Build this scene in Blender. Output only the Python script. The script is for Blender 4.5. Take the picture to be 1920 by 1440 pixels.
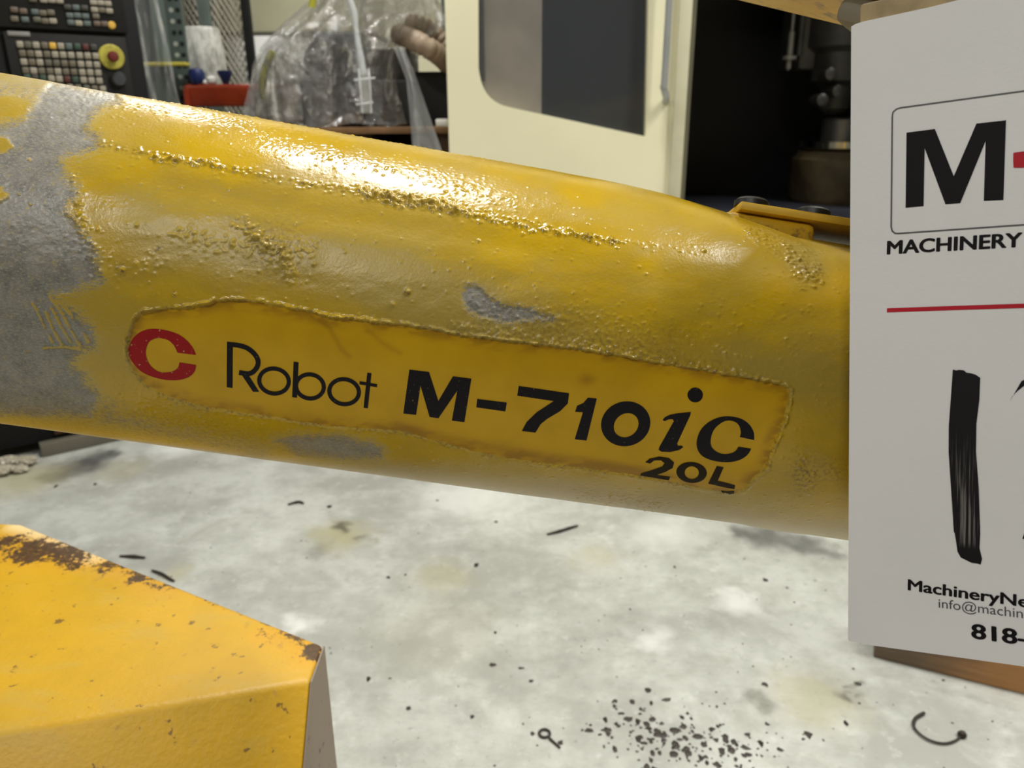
import bpy, bmesh, math, random
import numpy as np
from mathutils import Vector, Matrix
from mathutils.geometry import delaunay_2d_cdt

S = bpy.context.scene
COL = S.collection
for o in list(bpy.data.objects): bpy.data.objects.remove(o)
rng = np.random.default_rng(7); random.seed(7)

# ------------------------------------------------------------------ camera
F = 1450.0; CAMH = 1.05
up = np.array([-25., 4180., 1450.]); up /= np.linalg.norm(up)
fw = np.array([0, 0, -1.]); Yc = fw - up*(fw@up); Yc /= np.linalg.norm(Yc)
Xc = np.cross(Yc, up)
M = np.array([Xc, Yc, up]); C0 = np.array([0, 0, CAMH])     # world = M @ cam + C0
cam = bpy.data.cameras.new('camera'); camo = bpy.data.objects.new('camera', cam); COL.objects.link(camo)
m4 = Matrix.Identity(4)
for i in range(3):
    for j in range(3): m4[i][j] = M[i, j]
    m4[i][3] = C0[i]
camo.matrix_world = m4
cam.sensor_width = 36; cam.lens = 36*F/1920; cam.clip_start = .02; cam.clip_end = 60
cam.dof.use_dof = True; cam.dof.focus_distance = .40; cam.dof.aperture_fstop = 14
S.camera = camo
# ------------------------------------------------------------------ view, world, lamps
vs = S.view_settings
vs.view_transform = 'Standard'; vs.look = 'None'; vs.gamma = 1; vs.use_curve_mapping = False; vs.exposure = -0.05
S.cycles.use_denoising = True
S.cycles.max_bounces = 10; S.cycles.transparent_max_bounces = 24
w = bpy.data.worlds.new('world'); S.world = w; w.use_nodes = True
w.node_tree.nodes['Background'].inputs[0].default_value = (.9, .93, 1, 1)
w.node_tree.nodes['Background'].inputs[1].default_value = .05
LAMP_AZ = math.atan2(1.24, -.83)
LAMP_W = 100.0
for k, (x, y, e, l) in enumerate([(-.12, 1.85, 1.3, 1.2), (2.5, .8, 1.5, 1.2), (-1.35, -3.0, .95, 1.2), (2.4, 3.9, 1.0, 1.5), (-2.35, 6.1, 1.2, 1.5),  # second lamp is an added one, set to brighten the door
                               (-4.2, -3.0, .75, 1.5), (-5.2, 1.6, .9, 1.5), (4.4, .6, 1.0, 1.5)]):
    L = bpy.data.lights.new('ceiling_lamp', 'AREA'); L.shape = 'RECTANGLE'; L.size = l; L.size_y = .14
    L.energy = LAMP_W*e; L.color = (1, .985, .935)
    lo = bpy.data.objects.new('ceiling_lamp', L); COL.objects.link(lo)
    lo.location = (x, y, 4.5); lo.rotation_euler = (0, 0, LAMP_AZ)

# ------------------------------------------------------------------ projection helpers (authoring only)
def ray(px, py): return M@np.array([(px-960)/F, -(py-720)/F, -1.])
def P(px, py, d): return C0 + ray(px, py)*d
def hz(px, py, z=0.): r = ray(px, py); return C0 + r*((z-CAMH)/r[2])
def hy(px, py, y): r = ray(px, py); return C0 + r*(y/r[1])
def hp(px, py, p0, n): r = ray(px, py); return C0 + r*(((np.asarray(p0)-C0)@n)/(r@n))
def cw(v): return M@np.asarray(v, float)                     # camera-frame direction to world

# ------------------------------------------------------------------ numpy noise
def vnoise(x, y, seed=0):
    xi = np.floor(x).astype(np.int64); yi = np.floor(y).astype(np.int64)
    fx = x-xi; fy = y-yi; fx = fx*fx*(3-2*fx); fy = fy*fy*(3-2*fy)
    def h(a, b):
        v = (a*374761393 + b*668265263 + seed*1442695041) & 0xffffffff
        v = ((v ^ (v >> 13))*1274126177) & 0xffffffff
        return ((v ^ (v >> 16)) & 0xffff)/65535.
    return (h(xi, yi)*(1-fx)+h(xi+1, yi)*fx)*(1-fy)+(h(xi, yi+1)*(1-fx)+h(xi+1, yi+1)*fx)*fy
def fbm(x, y, o=4, seed=0):
    s = 0; a = .5; t = 0
    for k in range(o):
        s = s+a*vnoise(x*2**k+17.3*k, y*2**k-9.1*k, seed+k); t += a; a *= .55
    return s/t
def sst(a, b, x): t = np.clip((x-a)/(b-a), 0, 1); return t*t*(3-2*t)
def sdf(poly, X, Y):                                        # negative inside
    poly = np.asarray(poly, float); d = np.full(X.shape, 1e9); ins = np.zeros(X.shape, bool)
    for (x0, y0), (x1, y1) in zip(poly, np.roll(poly, -1, 0)):
        ex, ey = x1-x0, y1-y0; t = np.clip(((X-x0)*ex+(Y-y0)*ey)/(ex*ex+ey*ey+1e-9), 0, 1)
        d = np.minimum(d, (X-x0-t*ex)**2+(Y-y0-t*ey)**2)
        c = ((y0 > Y) != (y1 > Y)) & (X < (x1-x0)*(Y-y0)/(y1-y0+1e-12)+x0); ins ^= c
    d = np.sqrt(d); return np.where(ins, -d, d)
def seg(pl, X, Y):
    d = np.full(X.shape, 1e9)
    for (x0, y0), (x1, y1) in zip(pl[:-1], pl[1:]):
        ex, ey = x1-x0, y1-y0; t = np.clip(((X-x0)*ex+(Y-y0)*ey)/(ex*ex+ey*ey+1e-9), 0, 1)
        d = np.minimum(d, (X-x0-t*ex)**2+(Y-y0-t*ey)**2)
    return np.sqrt(d)

# ------------------------------------------------------------------ materials
def srgb(r, g, b):
    c = np.array([r, g, b])/255.; c = np.where(c <= .04045, c/12.92, ((c+.055)/1.055)**2.4); return (*map(float, c), 1)
class NT:
    def __init__(s, name):
        s.m = bpy.data.materials.new(name); s.m.use_nodes = True; s.t = s.m.node_tree; s.n = s.t.nodes; s.b = s.n['Principled BSDF']
    def new(s, t, **k):
        n = s.n.new(t)
        for a, v in k.items(): setattr(n, a, v)
        return n
    def put(s, inp, v):
        if isinstance(v, bpy.types.NodeSocket): s.t.links.new(v, inp)
        else: inp.default_value = v
    def set(s, **k):
        for a, v in k.items(): s.put(s.b.inputs[a.replace('_', ' ')], v)
        return s
    def math(s, op, a, b=0., c=0., clamp=False):
        n = s.new('ShaderNodeMath', operation=op, use_clamp=clamp)
        for i, v in enumerate((a, b, c)): s.put(n.inputs[i], v)
        return n.outputs[0]
    def mix(s, f, a, b):
        n = s.new('ShaderNodeMix', data_type='RGBA'); s.put(n.inputs[0], f); s.put(n.inputs[6], a); s.put(n.inputs[7], b); return n.outputs[2]
    def step(s, x, a, b):
        n = s.new('ShaderNodeMapRange', interpolation_type='SMOOTHSTEP'); s.put(n.inputs[0], x); s.put(n.inputs[1], a); s.put(n.inputs[2], b); return n.outputs[0]
    def co(s, kind='Object', scale=(1, 1, 1), rot=(0, 0, 0), attr=None):
        if attr: v = s.new('ShaderNodeAttribute', attribute_name=attr).outputs['Vector']
        else: v = s.new('ShaderNodeTexCoord').outputs[kind]
        n = s.new('ShaderNodeMapping'); s.put(n.inputs[0], v); n.inputs[3].default_value = scale; n.inputs[2].default_value = rot; return n.outputs[0]
    def noise(s, v, scale=5., detail=4., rough=.55, dist=0.):
        n = s.new('ShaderNodeTexNoise'); s.put(n.inputs['Vector'], v); n.inputs['Scale'].default_value = scale; n.inputs['Detail'].default_value = detail
        n.inputs['Roughness'].default_value = rough; n.inputs['Distortion'].default_value = dist; return n.outputs['Fac']
    def vor(s, v, scale, feature='F1'):
        n = s.new('ShaderNodeTexVoronoi', feature=feature); s.put(n.inputs['Vector'], v); n.inputs['Scale'].default_value = scale; return n.outputs['Distance']
    def attr(s, name): return s.new('ShaderNodeAttribute', attribute_name=name).outputs['Fac']
    def bump(s, h, strength=.3, dist=.001, normal=None):
        n = s.new('ShaderNodeBump'); s.put(n.inputs['Height'], h); n.inputs['Strength'].default_value = strength; n.inputs['Distance'].default_value = dist
        if normal is not None: s.put(n.inputs['Normal'], normal)
        return n.outputs[0]
def plain(name, rgb, rough=.5, metal=0., var=.12, vs_=8., bump=0., spec=.5):
    n = NT(name); c = srgb(*rgb); v = n.noise(n.co(), vs_, 5)
    f = n.step(v, .35, .7)
    n.set(Base_Color=n.mix(f, c, (c[0]*(1-var), c[1]*(1-var), c[2]*(1-var*1.1), 1)), Roughness=rough, Metallic=metal)
    n.b.inputs['Specular IOR Level'].default_value = spec
    if bump: n.set(Normal=n.bump(n.noise(n.co(), vs_*12, 3), .4, bump))
    return n.m

def yellow_paint(decal=False):
    n = NT('decal_yellow' if decal else 'arm_yellow_paint')
    uv = n.co(attr='surf', scale=(1, 1, 1))
    big = n.noise(uv, .8, 4); fine = n.noise(uv, 14., 4, .6)
    if decal:
        c = n.mix(n.step(big, .35, .7), (.58, .335, .003, 1), (.50, .285, .003, 1))
        ed = n.attr('edge'); c = n.mix(n.math('MULTIPLY', ed, .75), c, (.26, .12, .004, 1))
        n.set(Base_Color=c, Roughness=.3, Normal=n.bump(n.noise(uv, 3., 3), .25, .0006)); n.b.inputs['Specular IOR Level'].default_value = .3; return n.m
    c = n.mix(n.step(big, .35, .68), (.52, .325, .006, 1), (.44, .275, .006, 1))
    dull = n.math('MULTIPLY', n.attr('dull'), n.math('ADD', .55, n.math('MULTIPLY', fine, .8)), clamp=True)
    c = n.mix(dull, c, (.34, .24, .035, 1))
    st = n.noise(n.co(attr='surf', scale=(3, 11, 1), rot=(0, 0, -.5)), 3., 6, .7)
    bare = n.math('ADD', n.attr('bare'), n.math('MULTIPLY', n.math('SUBTRACT', st, .5), 1.9))
    bare = n.math('ADD', bare, n.math('MULTIPLY', n.math('SUBTRACT', n.noise(uv, 22., 3), .5), .5))
    bare = n.math('ADD', bare, n.math('MULTIPLY', n.math('SUBTRACT', n.noise(n.co(attr='surf', scale=(5, 9, 1), rot=(0, 0, -.6)), 9., 4, .75), .5), 1.5))
    bf = n.step(bare, .49, .58); fr = n.math('MULTIPLY', n.step(bare, .12, .42), .6)
    c = n.mix(fr, c, (.42, .33, .12, 1))
    gp = n.mix(n.step(n.noise(uv, 3., 6, .7), .35, .7), (.24, .225, .195, 1), (.135, .13, .12, 1))
    gp = n.mix(n.math('MULTIPLY', n.step(n.noise(n.co(attr='surf', scale=(1, 2.2, 1), rot=(0, 0, -.5)), 18., 6, .8), .47, .66), .8), gp, (.40, .36, .25, 1)); gp = n.mix(n.math('MULTIPLY', n.step(n.noise(n.co(attr='surf', scale=(1, 3, 1), rot=(0, 0, .4)), 15., 5, .8), .56, .70), .75), gp, (.10, .09, .085, 1)); gp = n.mix(n.math('MULTIPLY', n.step(n.noise(uv, 7., 5, .75), .54, .68), .5), gp, (.42, .32, .09, 1))
    c = n.mix(bf, c, gp)
    gr = n.math('MULTIPLY', n.attr('grime'), n.step(n.noise(uv, 16., 5, .65), .44, .62))
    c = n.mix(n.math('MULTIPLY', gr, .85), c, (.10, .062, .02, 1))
    spk = n.math('MULTIPLY', n.step(n.noise(uv, 34., 2), .70, .76), .5); c = n.mix(spk, c, (.2, .13, .03, 1))
    r = n.math('ADD', .17, n.math('MULTIPLY', n.attr('dull'), .2)); r = n.math('ADD', r, n.math('MULTIPLY', bf, .12))
    b1 = n.bump(n.noise(uv, 20., 3, .6), .22, .0006)
    b2 = n.bump(bf, .6, .0005, b1)
    b2.node.invert = True
    n.set(Base_Color=c, Roughness=r, Normal=b2); return n.m

# ------------------------------------------------------------------ mesh helpers
def tag(o, label=None, cat=None, group=None, kind=None):
    for k, v in (('label', label), ('category', cat), ('group', group), ('kind', kind)):
        if v: o[k] = v
    return o
def empty(name, loc, label, cat, group=None):
    o = bpy.data.objects.new(name, None); COL.objects.link(o); o.location = tuple(map(float, loc)); o['L'] = [float(x) for x in loc]; o.empty_display_size = .1
    return tag(o, label, cat, group)
def rootloc(p):
    while p.parent: p = p.parent
    return np.array(p.get('L', (0, 0, 0)))
def link(name, me, mat, parent=None):
    o = bpy.data.objects.new(name, me); COL.objects.link(o)
    if mat: me.materials.append(mat)
    if parent: o.parent = parent
    return o
def mesh(name, v, f, mat, parent=None, smooth=None, bevel=0, seg_=2):
    v = np.asarray(v, float)
    if parent: v = v-rootloc(parent)
    me = bpy.data.meshes.new(name)
    me.from_pydata([tuple(map(float, x)) for x in v], [], [tuple(map(int, x)) for x in f]); me.update()
    bm = bmesh.new(); bm.from_mesh(me)
    bmesh.ops.recalc_face_normals(bm, faces=bm.faces)
    if bevel:
        es = [e for e in bm.edges if len(e.link_faces) == 2 and e.calc_face_angle(0) > .5]
        bmesh.ops.bevel(bm, geom=es, offset=bevel, segments=seg_, profile=.5, affect='EDGES', clamp_overlap=True)
    bm.to_mesh(me); bm.free()
    if smooth or bevel:
        me.shade_smooth(); me.set_sharp_from_angle(angle=math.radians(smooth or 35))
    return link(name, me, mat, parent)
class MB:
    def __init__(s): s.v = []; s.f = []
    def add(s, v, f):
        o = len(s.v); s.v += [np.asarray(x, float) for x in v]; s.f += [tuple(i+o for i in q) for q in f]; return s
    def box(s, c, h, ax=((1, 0, 0), (0, 1, 0), (0, 0, 1))):
        ax = [np.asarray(a, float) for a in ax]; c = np.asarray(c, float)
        v = [c+ax[0]*h[0]*i+ax[1]*h[1]*j+ax[2]*h[2]*k for i in (-1, 1) for j in (-1, 1) for k in (-1, 1)]
        return s.add(v, [(0, 1, 3, 2), (4, 6, 7, 5), (0, 4, 5, 1), (2, 3, 7, 6), (0, 2, 6, 4), (1, 5, 7, 3)])
    def tube(s, pts, r, n=10, cap=True):
        pts = [np.asarray(p, float) for p in pts]; rr = r if hasattr(r, '__len__') else [r]*len(pts)
        t0 = pts[1]-pts[0]; a = np.cross(t0, (0, 0, 1.)); a = np.cross(t0, (1., 0, 0)) if np.linalg.norm(a) < 1e-3*np.linalg.norm(t0) else a
        a /= np.linalg.norm(a); v = []; f = []
        for i, p in enumerate(pts):
            t = pts[min(i+1, len(pts)-1)]-pts[max(i-1, 0)]; t /= np.linalg.norm(t)+1e-12
            a = a-t*(a@t); a /= np.linalg.norm(a); b = np.cross(t, a)
            v += [p+rr[i]*(a*math.cos(q)+b*math.sin(q)) for q in np.linspace(0, 2*math.pi, n, endpoint=False)]
        for i in range(len(pts)-1):
            for j in range(n): f.append((i*n+j, i*n+(j+1) % n, (i+1)*n+(j+1) % n, (i+1)*n+j))
        if cap: f += [tuple(range(n))[::-1], tuple(range((len(pts)-1)*n, len(pts)*n))]
        return s.add(v, f)
    def lathe(s, c, axis, prof, n=24):                       # prof: (radius, height)
        axis = np.asarray(axis, float)/np.linalg.norm(axis)
        return s.tube([np.asarray(c, float)+axis*h for r, h in prof], [max(r, 1e-4) for r, h in prof], n)
    def prism(s, poly, d):                                   # 3D polygon extruded by vector d
        n = len(poly); p = [np.asarray(x, float) for x in poly]; d = np.asarray(d, float)
        return s.add(p+[x+d for x in p], [tuple(range(n)), tuple(range(n, 2*n))]+[(i, (i+1) % n, n+(i+1) % n, n+i) for i in range(n)])
    def build(s, name, mat, parent=None, smooth=None, bevel=0, seg_=2): return mesh(name, s.v, s.f, mat, parent, smooth, bevel, seg_)
def catmull(pts, n=5, closed=True):
    pts = np.asarray(pts, float); out = []; N = len(pts)
    for i in range(N if closed else N-1):
        g = (lambda k: pts[k % N]) if closed else (lambda k: pts[min(max(k, 0), N-1)])
        p0, p1, p2, p3 = g(i-1), g(i), g(i+1), g(i+2)
        for t in np.linspace(0, 1, n, endpoint=False):
            out.append(.5*(2*p1+(p2-p0)*t+(2*p0-5*p1+4*p2-p3)*t*t+(3*p1-p0-3*p2+p3)*t**3))
    if not closed: out.append(pts[-1])
    return np.array(out)
def ell(cx, cy, rx, ry, rot=0, n=40, shear=0):
    t = np.linspace(0, 2*math.pi, n, endpoint=False); x = rx*np.cos(t); y = ry*np.sin(t); x = x-shear*y
    c, s_ = math.cos(rot), math.sin(rot); return np.stack([cx+c*x-s_*y, cy+s_*x+c*y], 1)
def stroke(pl, wd, closed=False):
    pl = np.asarray(pl, float); t = np.gradient(pl, axis=0); t /= np.linalg.norm(t, axis=1)[:, None]+1e-9
    nn = np.stack([-t[:, 1], t[:, 0]], 1)*wd/2
    return np.concatenate([pl+nn, (pl-nn)[::-1]])
def fill(loops, step=None):
    """loops: list of (outer, [holes]) in 2D -> verts2d, tris (with interior points each `step`)"""
    V = []; T = []
    for outer, holes in loops:
        pts = []; ed = []
        for lp in [outer]+list(holes):
            o = len(pts); pts += [Vector(map(float, p)) for p in lp]; ed += [(o+i, o+(i+1) % len(lp)) for i in range(len(lp))]
        lo = np.min(outer, 0); hi = np.max(outer, 0)
        if step:
            gx, gy = np.meshgrid(np.arange(lo[0]+step/2, hi[0], step), np.arange(lo[1]+step/2, hi[1], step))
            d = sdf(outer, gx, gy)
            for h in holes: d = np.maximum(d, -sdf(h, gx, gy))
            for x, y in zip(gx[d < -step*.35], gy[d < -step*.35]): pts.append(Vector((float(x), float(y))))
        v, e, f, _, _, _ = delaunay_2d_cdt(pts, ed, [], 0, 1e-5)
        v = np.array([(p.x, p.y) for p in v]); f = np.array([t for t in f if len(t) == 3])
        c = v[f].mean(1); d = sdf(outer, c[:, 0], c[:, 1])
        for h in holes: d = np.maximum(d, -sdf(h, c[:, 0], c[:, 1]))
        f = f[d < 0]; T += [tuple(t+len(V)) for t in f]; V += list(v)
    return np.array(V), T
def slab(outer, holes, to3, d):
    """flat plate with holes, to3(x,y)->3D, extruded by vector d; own side walls"""
    V, T = fill([(outer, holes)]); d = np.asarray(d, float); mb = MB()
    a = [to3(*p) for p in V]; mb.add(a, T); mb.add([p+d for p in a], T)
    for lp in [outer]+list(holes):
        q = [to3(*p) for p in lp]; n = len(q)
        mb.add(q+[p+d for p in q], [(i, (i+1) % n, n+(i+1) % n, n+i) for i in range(n)])
    return mb
BLACK = plain('black_rubber', (22, 22, 24), .45); STEEL = plain('brushed_steel', (150, 150, 148), .3, .9)
DARK = plain('dark_grey_metal', (52, 53, 56), .5); CREAM = plain('cream_enamel', (234, 229, 196), .42, var=.06, vs_=3)
YEL = None

# ------------------------------------------------------------------ room
def floor_material():
    n = NT('stained_concrete'); v = n.co('Object')
    a = n.noise(v, 3.4, 8, .68); b = n.noise(v, 11., 6, .65); c = n.noise(n.co('Object', (1, 1.6, 1), (0, 0, .5)), 34., 5, .7)
    col = n.mix(n.step(a, .38, .62), (.31, .315, .28, 1), (.45, .46, .42, 1))
    col = n.mix(n.math('MULTIPLY', n.step(b, .5, .72), .42), col, (.56, .575, .53, 1))
    col = n.mix(n.math('MULTIPLY', n.step(n.noise(v, 7., 7, .7, .6), .50, .72), .65), col, (.30, .30, .26, 1))
    col = n.mix(n.math('MULTIPLY', n.step(c, .50, .70), .42), col, (.29, .29, .26, 1)); col = n.mix(n.math('MULTIPLY', n.step(n.noise(v, 60., 5, .7), .60, .70), .55), col, (.17, .17, .155, 1)); col = n.mix(n.math('MULTIPLY', n.step(n.noise(v, 23., 6, .7), .56, .70), .4), col, (.60, .61, .57, 1))
    # wear and oil marks that stay where they are: (photo point, radius m, strength, tint)
    wob = n.new('ShaderNodeVectorMath', operation='SCALE'); wn = n.new('ShaderNodeTexNoise'); n.put(wn.inputs['Vector'], v); wn.inputs['Scale'].default_value = 16; wn.inputs['Detail'].default_value = 5
    n.put(wob.inputs[0], wn.outputs['Color']); wob.inputs['Scale'].default_value = .12
    vv = n.new('ShaderNodeVectorMath', operation='ADD'); n.put(vv.inputs[0], v); n.put(vv.inputs[1], wob.outputs[0])
    oil = (.10, .095, .065, 1); tan = (.36, .33, .18, 1); ink = (.07, .07, .065, 1); wht = (.85, .86, .82, 1)
    spots = [(640, 1000, .10, .75, tan), (645, 985, .035, .9, oil), (600, 1035, .05, .5, oil), (680, 1010, .03, .55, oil), (830, 1080, .09, .45, tan),
             (1120, 1045, .08, .35, tan), (1440, 1005, .09, .85, ink), (1510, 1020, .06, .8, ink), (1390, 1000, .035, .75, ink), (1560, 1035, .05, .6, ink),
             (1530, 1310, .10, .5, tan), (1600, 1310, .028, .85, oil), (1420, 1318, .03, .55, oil), (1610, 1285, .018, .85, oil), (1515, 1378, .012, .9, ink),
             (165, 868, .10, .95, ink), (110, 890, .07, .8, ink), (200, 850, .05, .8, ink), (40, 900, .16, .6, tan), (230, 880, .10, .35, tan), (330, 840, .10, .55, wht),
             (330, 1070, .045, .5, tan), (560, 1170, .05, .55, wht), (1250, 1000, .12, .35, wht), (1380, 1130, .06, .45, wht), (1220, 1200, .05, .45, wht),
             (900, 930, .2, .3, wht), (100, 1450, .3, .2, tan), (820, 1180, .18, .15, tan)]
    off = np.array([.06, .06, .06])
    for px, py, r, k, tint in spots:
        p = hz(px, py)+off; d = n.new('ShaderNodeVectorMath', operation='DISTANCE'); n.put(d.inputs[0], vv.outputs[0]); d.inputs[1].default_value = (p[0], p[1], .06)
        fct = n.math('MULTIPLY', n.step(d.outputs['Value'], r*1.25, r*.2), k)
        col = n.mix(fct, col, tint)
    n.set(Base_Color=col, Roughness=n.math('ADD', .34, n.math('MULTIPLY', b, .22)), Normal=n.bump(c, .25, .002))
    return n.m
RX0, RX1, RY0, RY1, RZ = -6, 6, -6, 7, 5.
def structure(name, c, h, mat): return tag(MB().box(c, h).build(name, mat), kind='structure')
fl = structure('floor', (0, .5, -.05), (6, 6.5, .05), floor_material())
WALLM = plain('painted_wall', (205, 200, 172), .7, var=.06, vs_=1.5)
structure('wall_back', (0, RY1+.05, 2.5), (6, .05, 2.5), WALLM); WALLD = plain('painted_wall_grey', (128, 126, 116), .7, var=.06, vs_=1.5)
structure('wall_front', (0, RY0-.05, 2.5), (6, .05, 2.5), WALLD)
structure('wall_left', (RX0-.05, .5, 2.5), (.05, 6.5, 2.5), WALLD); structure('wall_right', (RX1+.05, .5, 2.5), (.05, 6.5, 2.5), WALLD)
structure('ceiling', (0, .5, RZ+.05), (6, 6.5, .05), plain('ceiling_paint', (92, 92, 90), .8))

# ------------------------------------------------------------------ robot arm
PHI = math.atan(.157); av = np.array([math.cos(PHI), -math.sin(PHI), 0]); nv = np.array([math.sin(PHI), math.cos(PHI), 0]); bv = np.array([0, 0, 1.])
AD = .471; AF = nv*AD*math.sin(math.radians(3.8))-bv*AD*math.cos(math.radians(3.8))
AW, NW, BW = cw(av), cw(nv), cw(bv)                        # along the arm, across it, towards the camera
def arad(s): return .1018-.0102*np.clip(s*F/.47+960, -600, 1700)/1590
def acam(s, th, h=0.):
    s = np.asarray(s, float)[..., None]; th = np.asarray(th, float)[..., None]; R = arad(s)+np.asarray(h, float)[..., None] if np.ndim(h) else arad(s)+h
    return AF+av*s+R*(np.cos(th)*bv+np.sin(th)*nv)
def dip(s, th): return -np.minimum(.7*np.maximum(s-.015, 0)**2, .012)*sst(.3, 1.25, th)
def pix2arm(px, py):
    px = np.asarray(px, float); py = np.asarray(py, float)
    r = np.stack([(px-960)/F, -(py-720)/F, -np.ones_like(px)], -1); R = np.full(px.shape, .096)
    ra = r@av; rp = r-av*ra[..., None]; A = (rp*rp).sum(-1); Fp = AF-av*(AF@av); B = -2*(rp@Fp)
    for _ in range(8):
        t = (-B-np.sqrt(np.maximum(B*B-4*A*(Fp@Fp-R*R), 0)))/(2*A); Q = r*t[..., None]; s = (Q-AF)@av; R = arad(s)
    N = Q-AF-av*s[..., None]; return s, np.arctan2(N@nv, N@bv)
def onarm(px, py, h=0.):
    s, th = pix2arm(px, py); return acam(s, th, h+np.asarray(dip(s, th)))@M.T+C0

robot = empty('robot_arm', (.85, .05, 0), 'yellow industrial robot arm tube with worn paint, grey bare patches and an inset name decal', 'robot arm')
# grid over the tube
NS, NTH = 1000, 560
sL, sR = -.345, .245
s_ = np.concatenate([np.linspace(-.62, sL, 24, endpoint=False), np.linspace(sL, sR, NS), np.linspace(sR, .42, 10)[1:]])
t0, t1 = math.radians(-82), math.radians(92)
th_ = np.concatenate([np.linspace(t0, t1, NTH), np.linspace(t1, t0+2*math.pi, 26)[1:-1]])
SG, TG = np.meshgrid(s_, th_, indexing='ij')
PC = acam(SG, TG); U = 960+F*PC[..., 0]/-PC[..., 2]; Vv = 720-F*PC[..., 1]/-PC[..., 2]
front = (TG < t1+.01)
DEC = catmull([(262, 592), (275, 584), (330, 579), (390, 573), (405, 566), (440, 564), (470, 566), (520, 575), (560, 583), (600, 591), (625, 598), (660, 599), (700, 606), (760, 611), (850, 628),
       (950, 641), (1080, 656), (1200, 676), (1330, 698), (1380, 706), (1455, 721), (1474, 727), (1478, 742), (1472, 775), (1462, 802), (1446, 836), (1441, 860), (1426, 882), (1402, 905), (1384, 921),
       (1330, 917), (1200, 892), (1100, 877), (950, 858), (860, 838), (780, 816), (740, 807), (640, 800), (560, 790), (480, 776), (400, 765), (330, 748), (290, 730), (265, 712), (250, 690), (241, 665), (243, 640), (248, 618), (254, 602)], 2)
ndec = 5.0*(fbm(U/14, Vv/14, 3, 3)-.5)+3*(fbm(U/5, Vv/5, 2, 5)-.5)
ds = sdf(DEC, U, Vv)+ndec; ds[~front] = 99
topw = np.clip(sst(40, -40, Vv-(660+.12*(U-300)))*1.0+sst(1380, 1440, U)*.8+.16, 0, 1.)
h = np.where(ds > 0, .0014*topw*sst(0, 3.5, ds), 0)
h += topw*.0007*np.exp(-((ds-4.0)/3.2)**2)*(1.9*sst(.3, .75, fbm(U/9, Vv/7, 3, 9))+.1)*(ds > 0)
h[~front] = .0014
# slow waviness and sags of the thick paint
out = sst(0, 4, ds)*front
h += out*.0010*(fbm(U/150, Vv/70, 3, 21)-.5)
h += out*(-.0010*np.exp(-((Vv-(402+.165*(U-600)))/26)**2)*sst(200, 400, U)*sst(1150, 900, U))
h += out*.0002*(fbm(U/34, Vv/20, 3, 33)-.5)
# grains and runs in the paint
def interp_idx(s, th): return np.interp(s, s_, np.arange(len(s_))), np.interp(th, th_[:NTH], np.arange(NTH))
gs, gt = (sR-sL)/(NS-1), (t1-t0)/(NTH-1)
def grains(pts, r_px, hmm):
    pts = np.asarray(pts); s, th = pix2arm(pts[:, 0], pts[:, 1]); ii, jj = interp_idx(s, th)
    for i, j, r, hh in zip(ii, jj, r_px, hmm):
        ri = r*.47/F/gs*.92; rj = r*.47/F/(gt*.096)*.92; k = int(3*max(ri, rj))+1
        i0, i1 = max(int(i)-k, 0), min(int(i)+k+2, SG.shape[0]); j0, j1 = max(int(j)-k, 0), min(int(j)+k+2, NTH)
        if i0 >= i1 or j0 >= j1: continue
        a, b = np.meshgrid(np.arange(i0, i1)-i, np.arange(j0, j1)-j, indexing='ij')
        h[i0:i1, j0:j1] += hh*1e-3*np.exp(-((a/ri)**2+(b/rj)**2))*(ds[i0:i1, j0:j1] > 1)
def along(pl, n, wd):
    pl = np.asarray(pl, float); L = np.concatenate([[0], np.cumsum(np.linalg.norm(np.diff(pl, axis=0), axis=1))]); t = rng.uniform(0, L[-1], n)
    x = np.interp(t, L, pl[:, 0]); y = np.interp(t, L, pl[:, 1]); return np.stack([x+rng.normal(0, wd*.6, n), y+rng.normal(0, wd, n)], 1)
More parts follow.
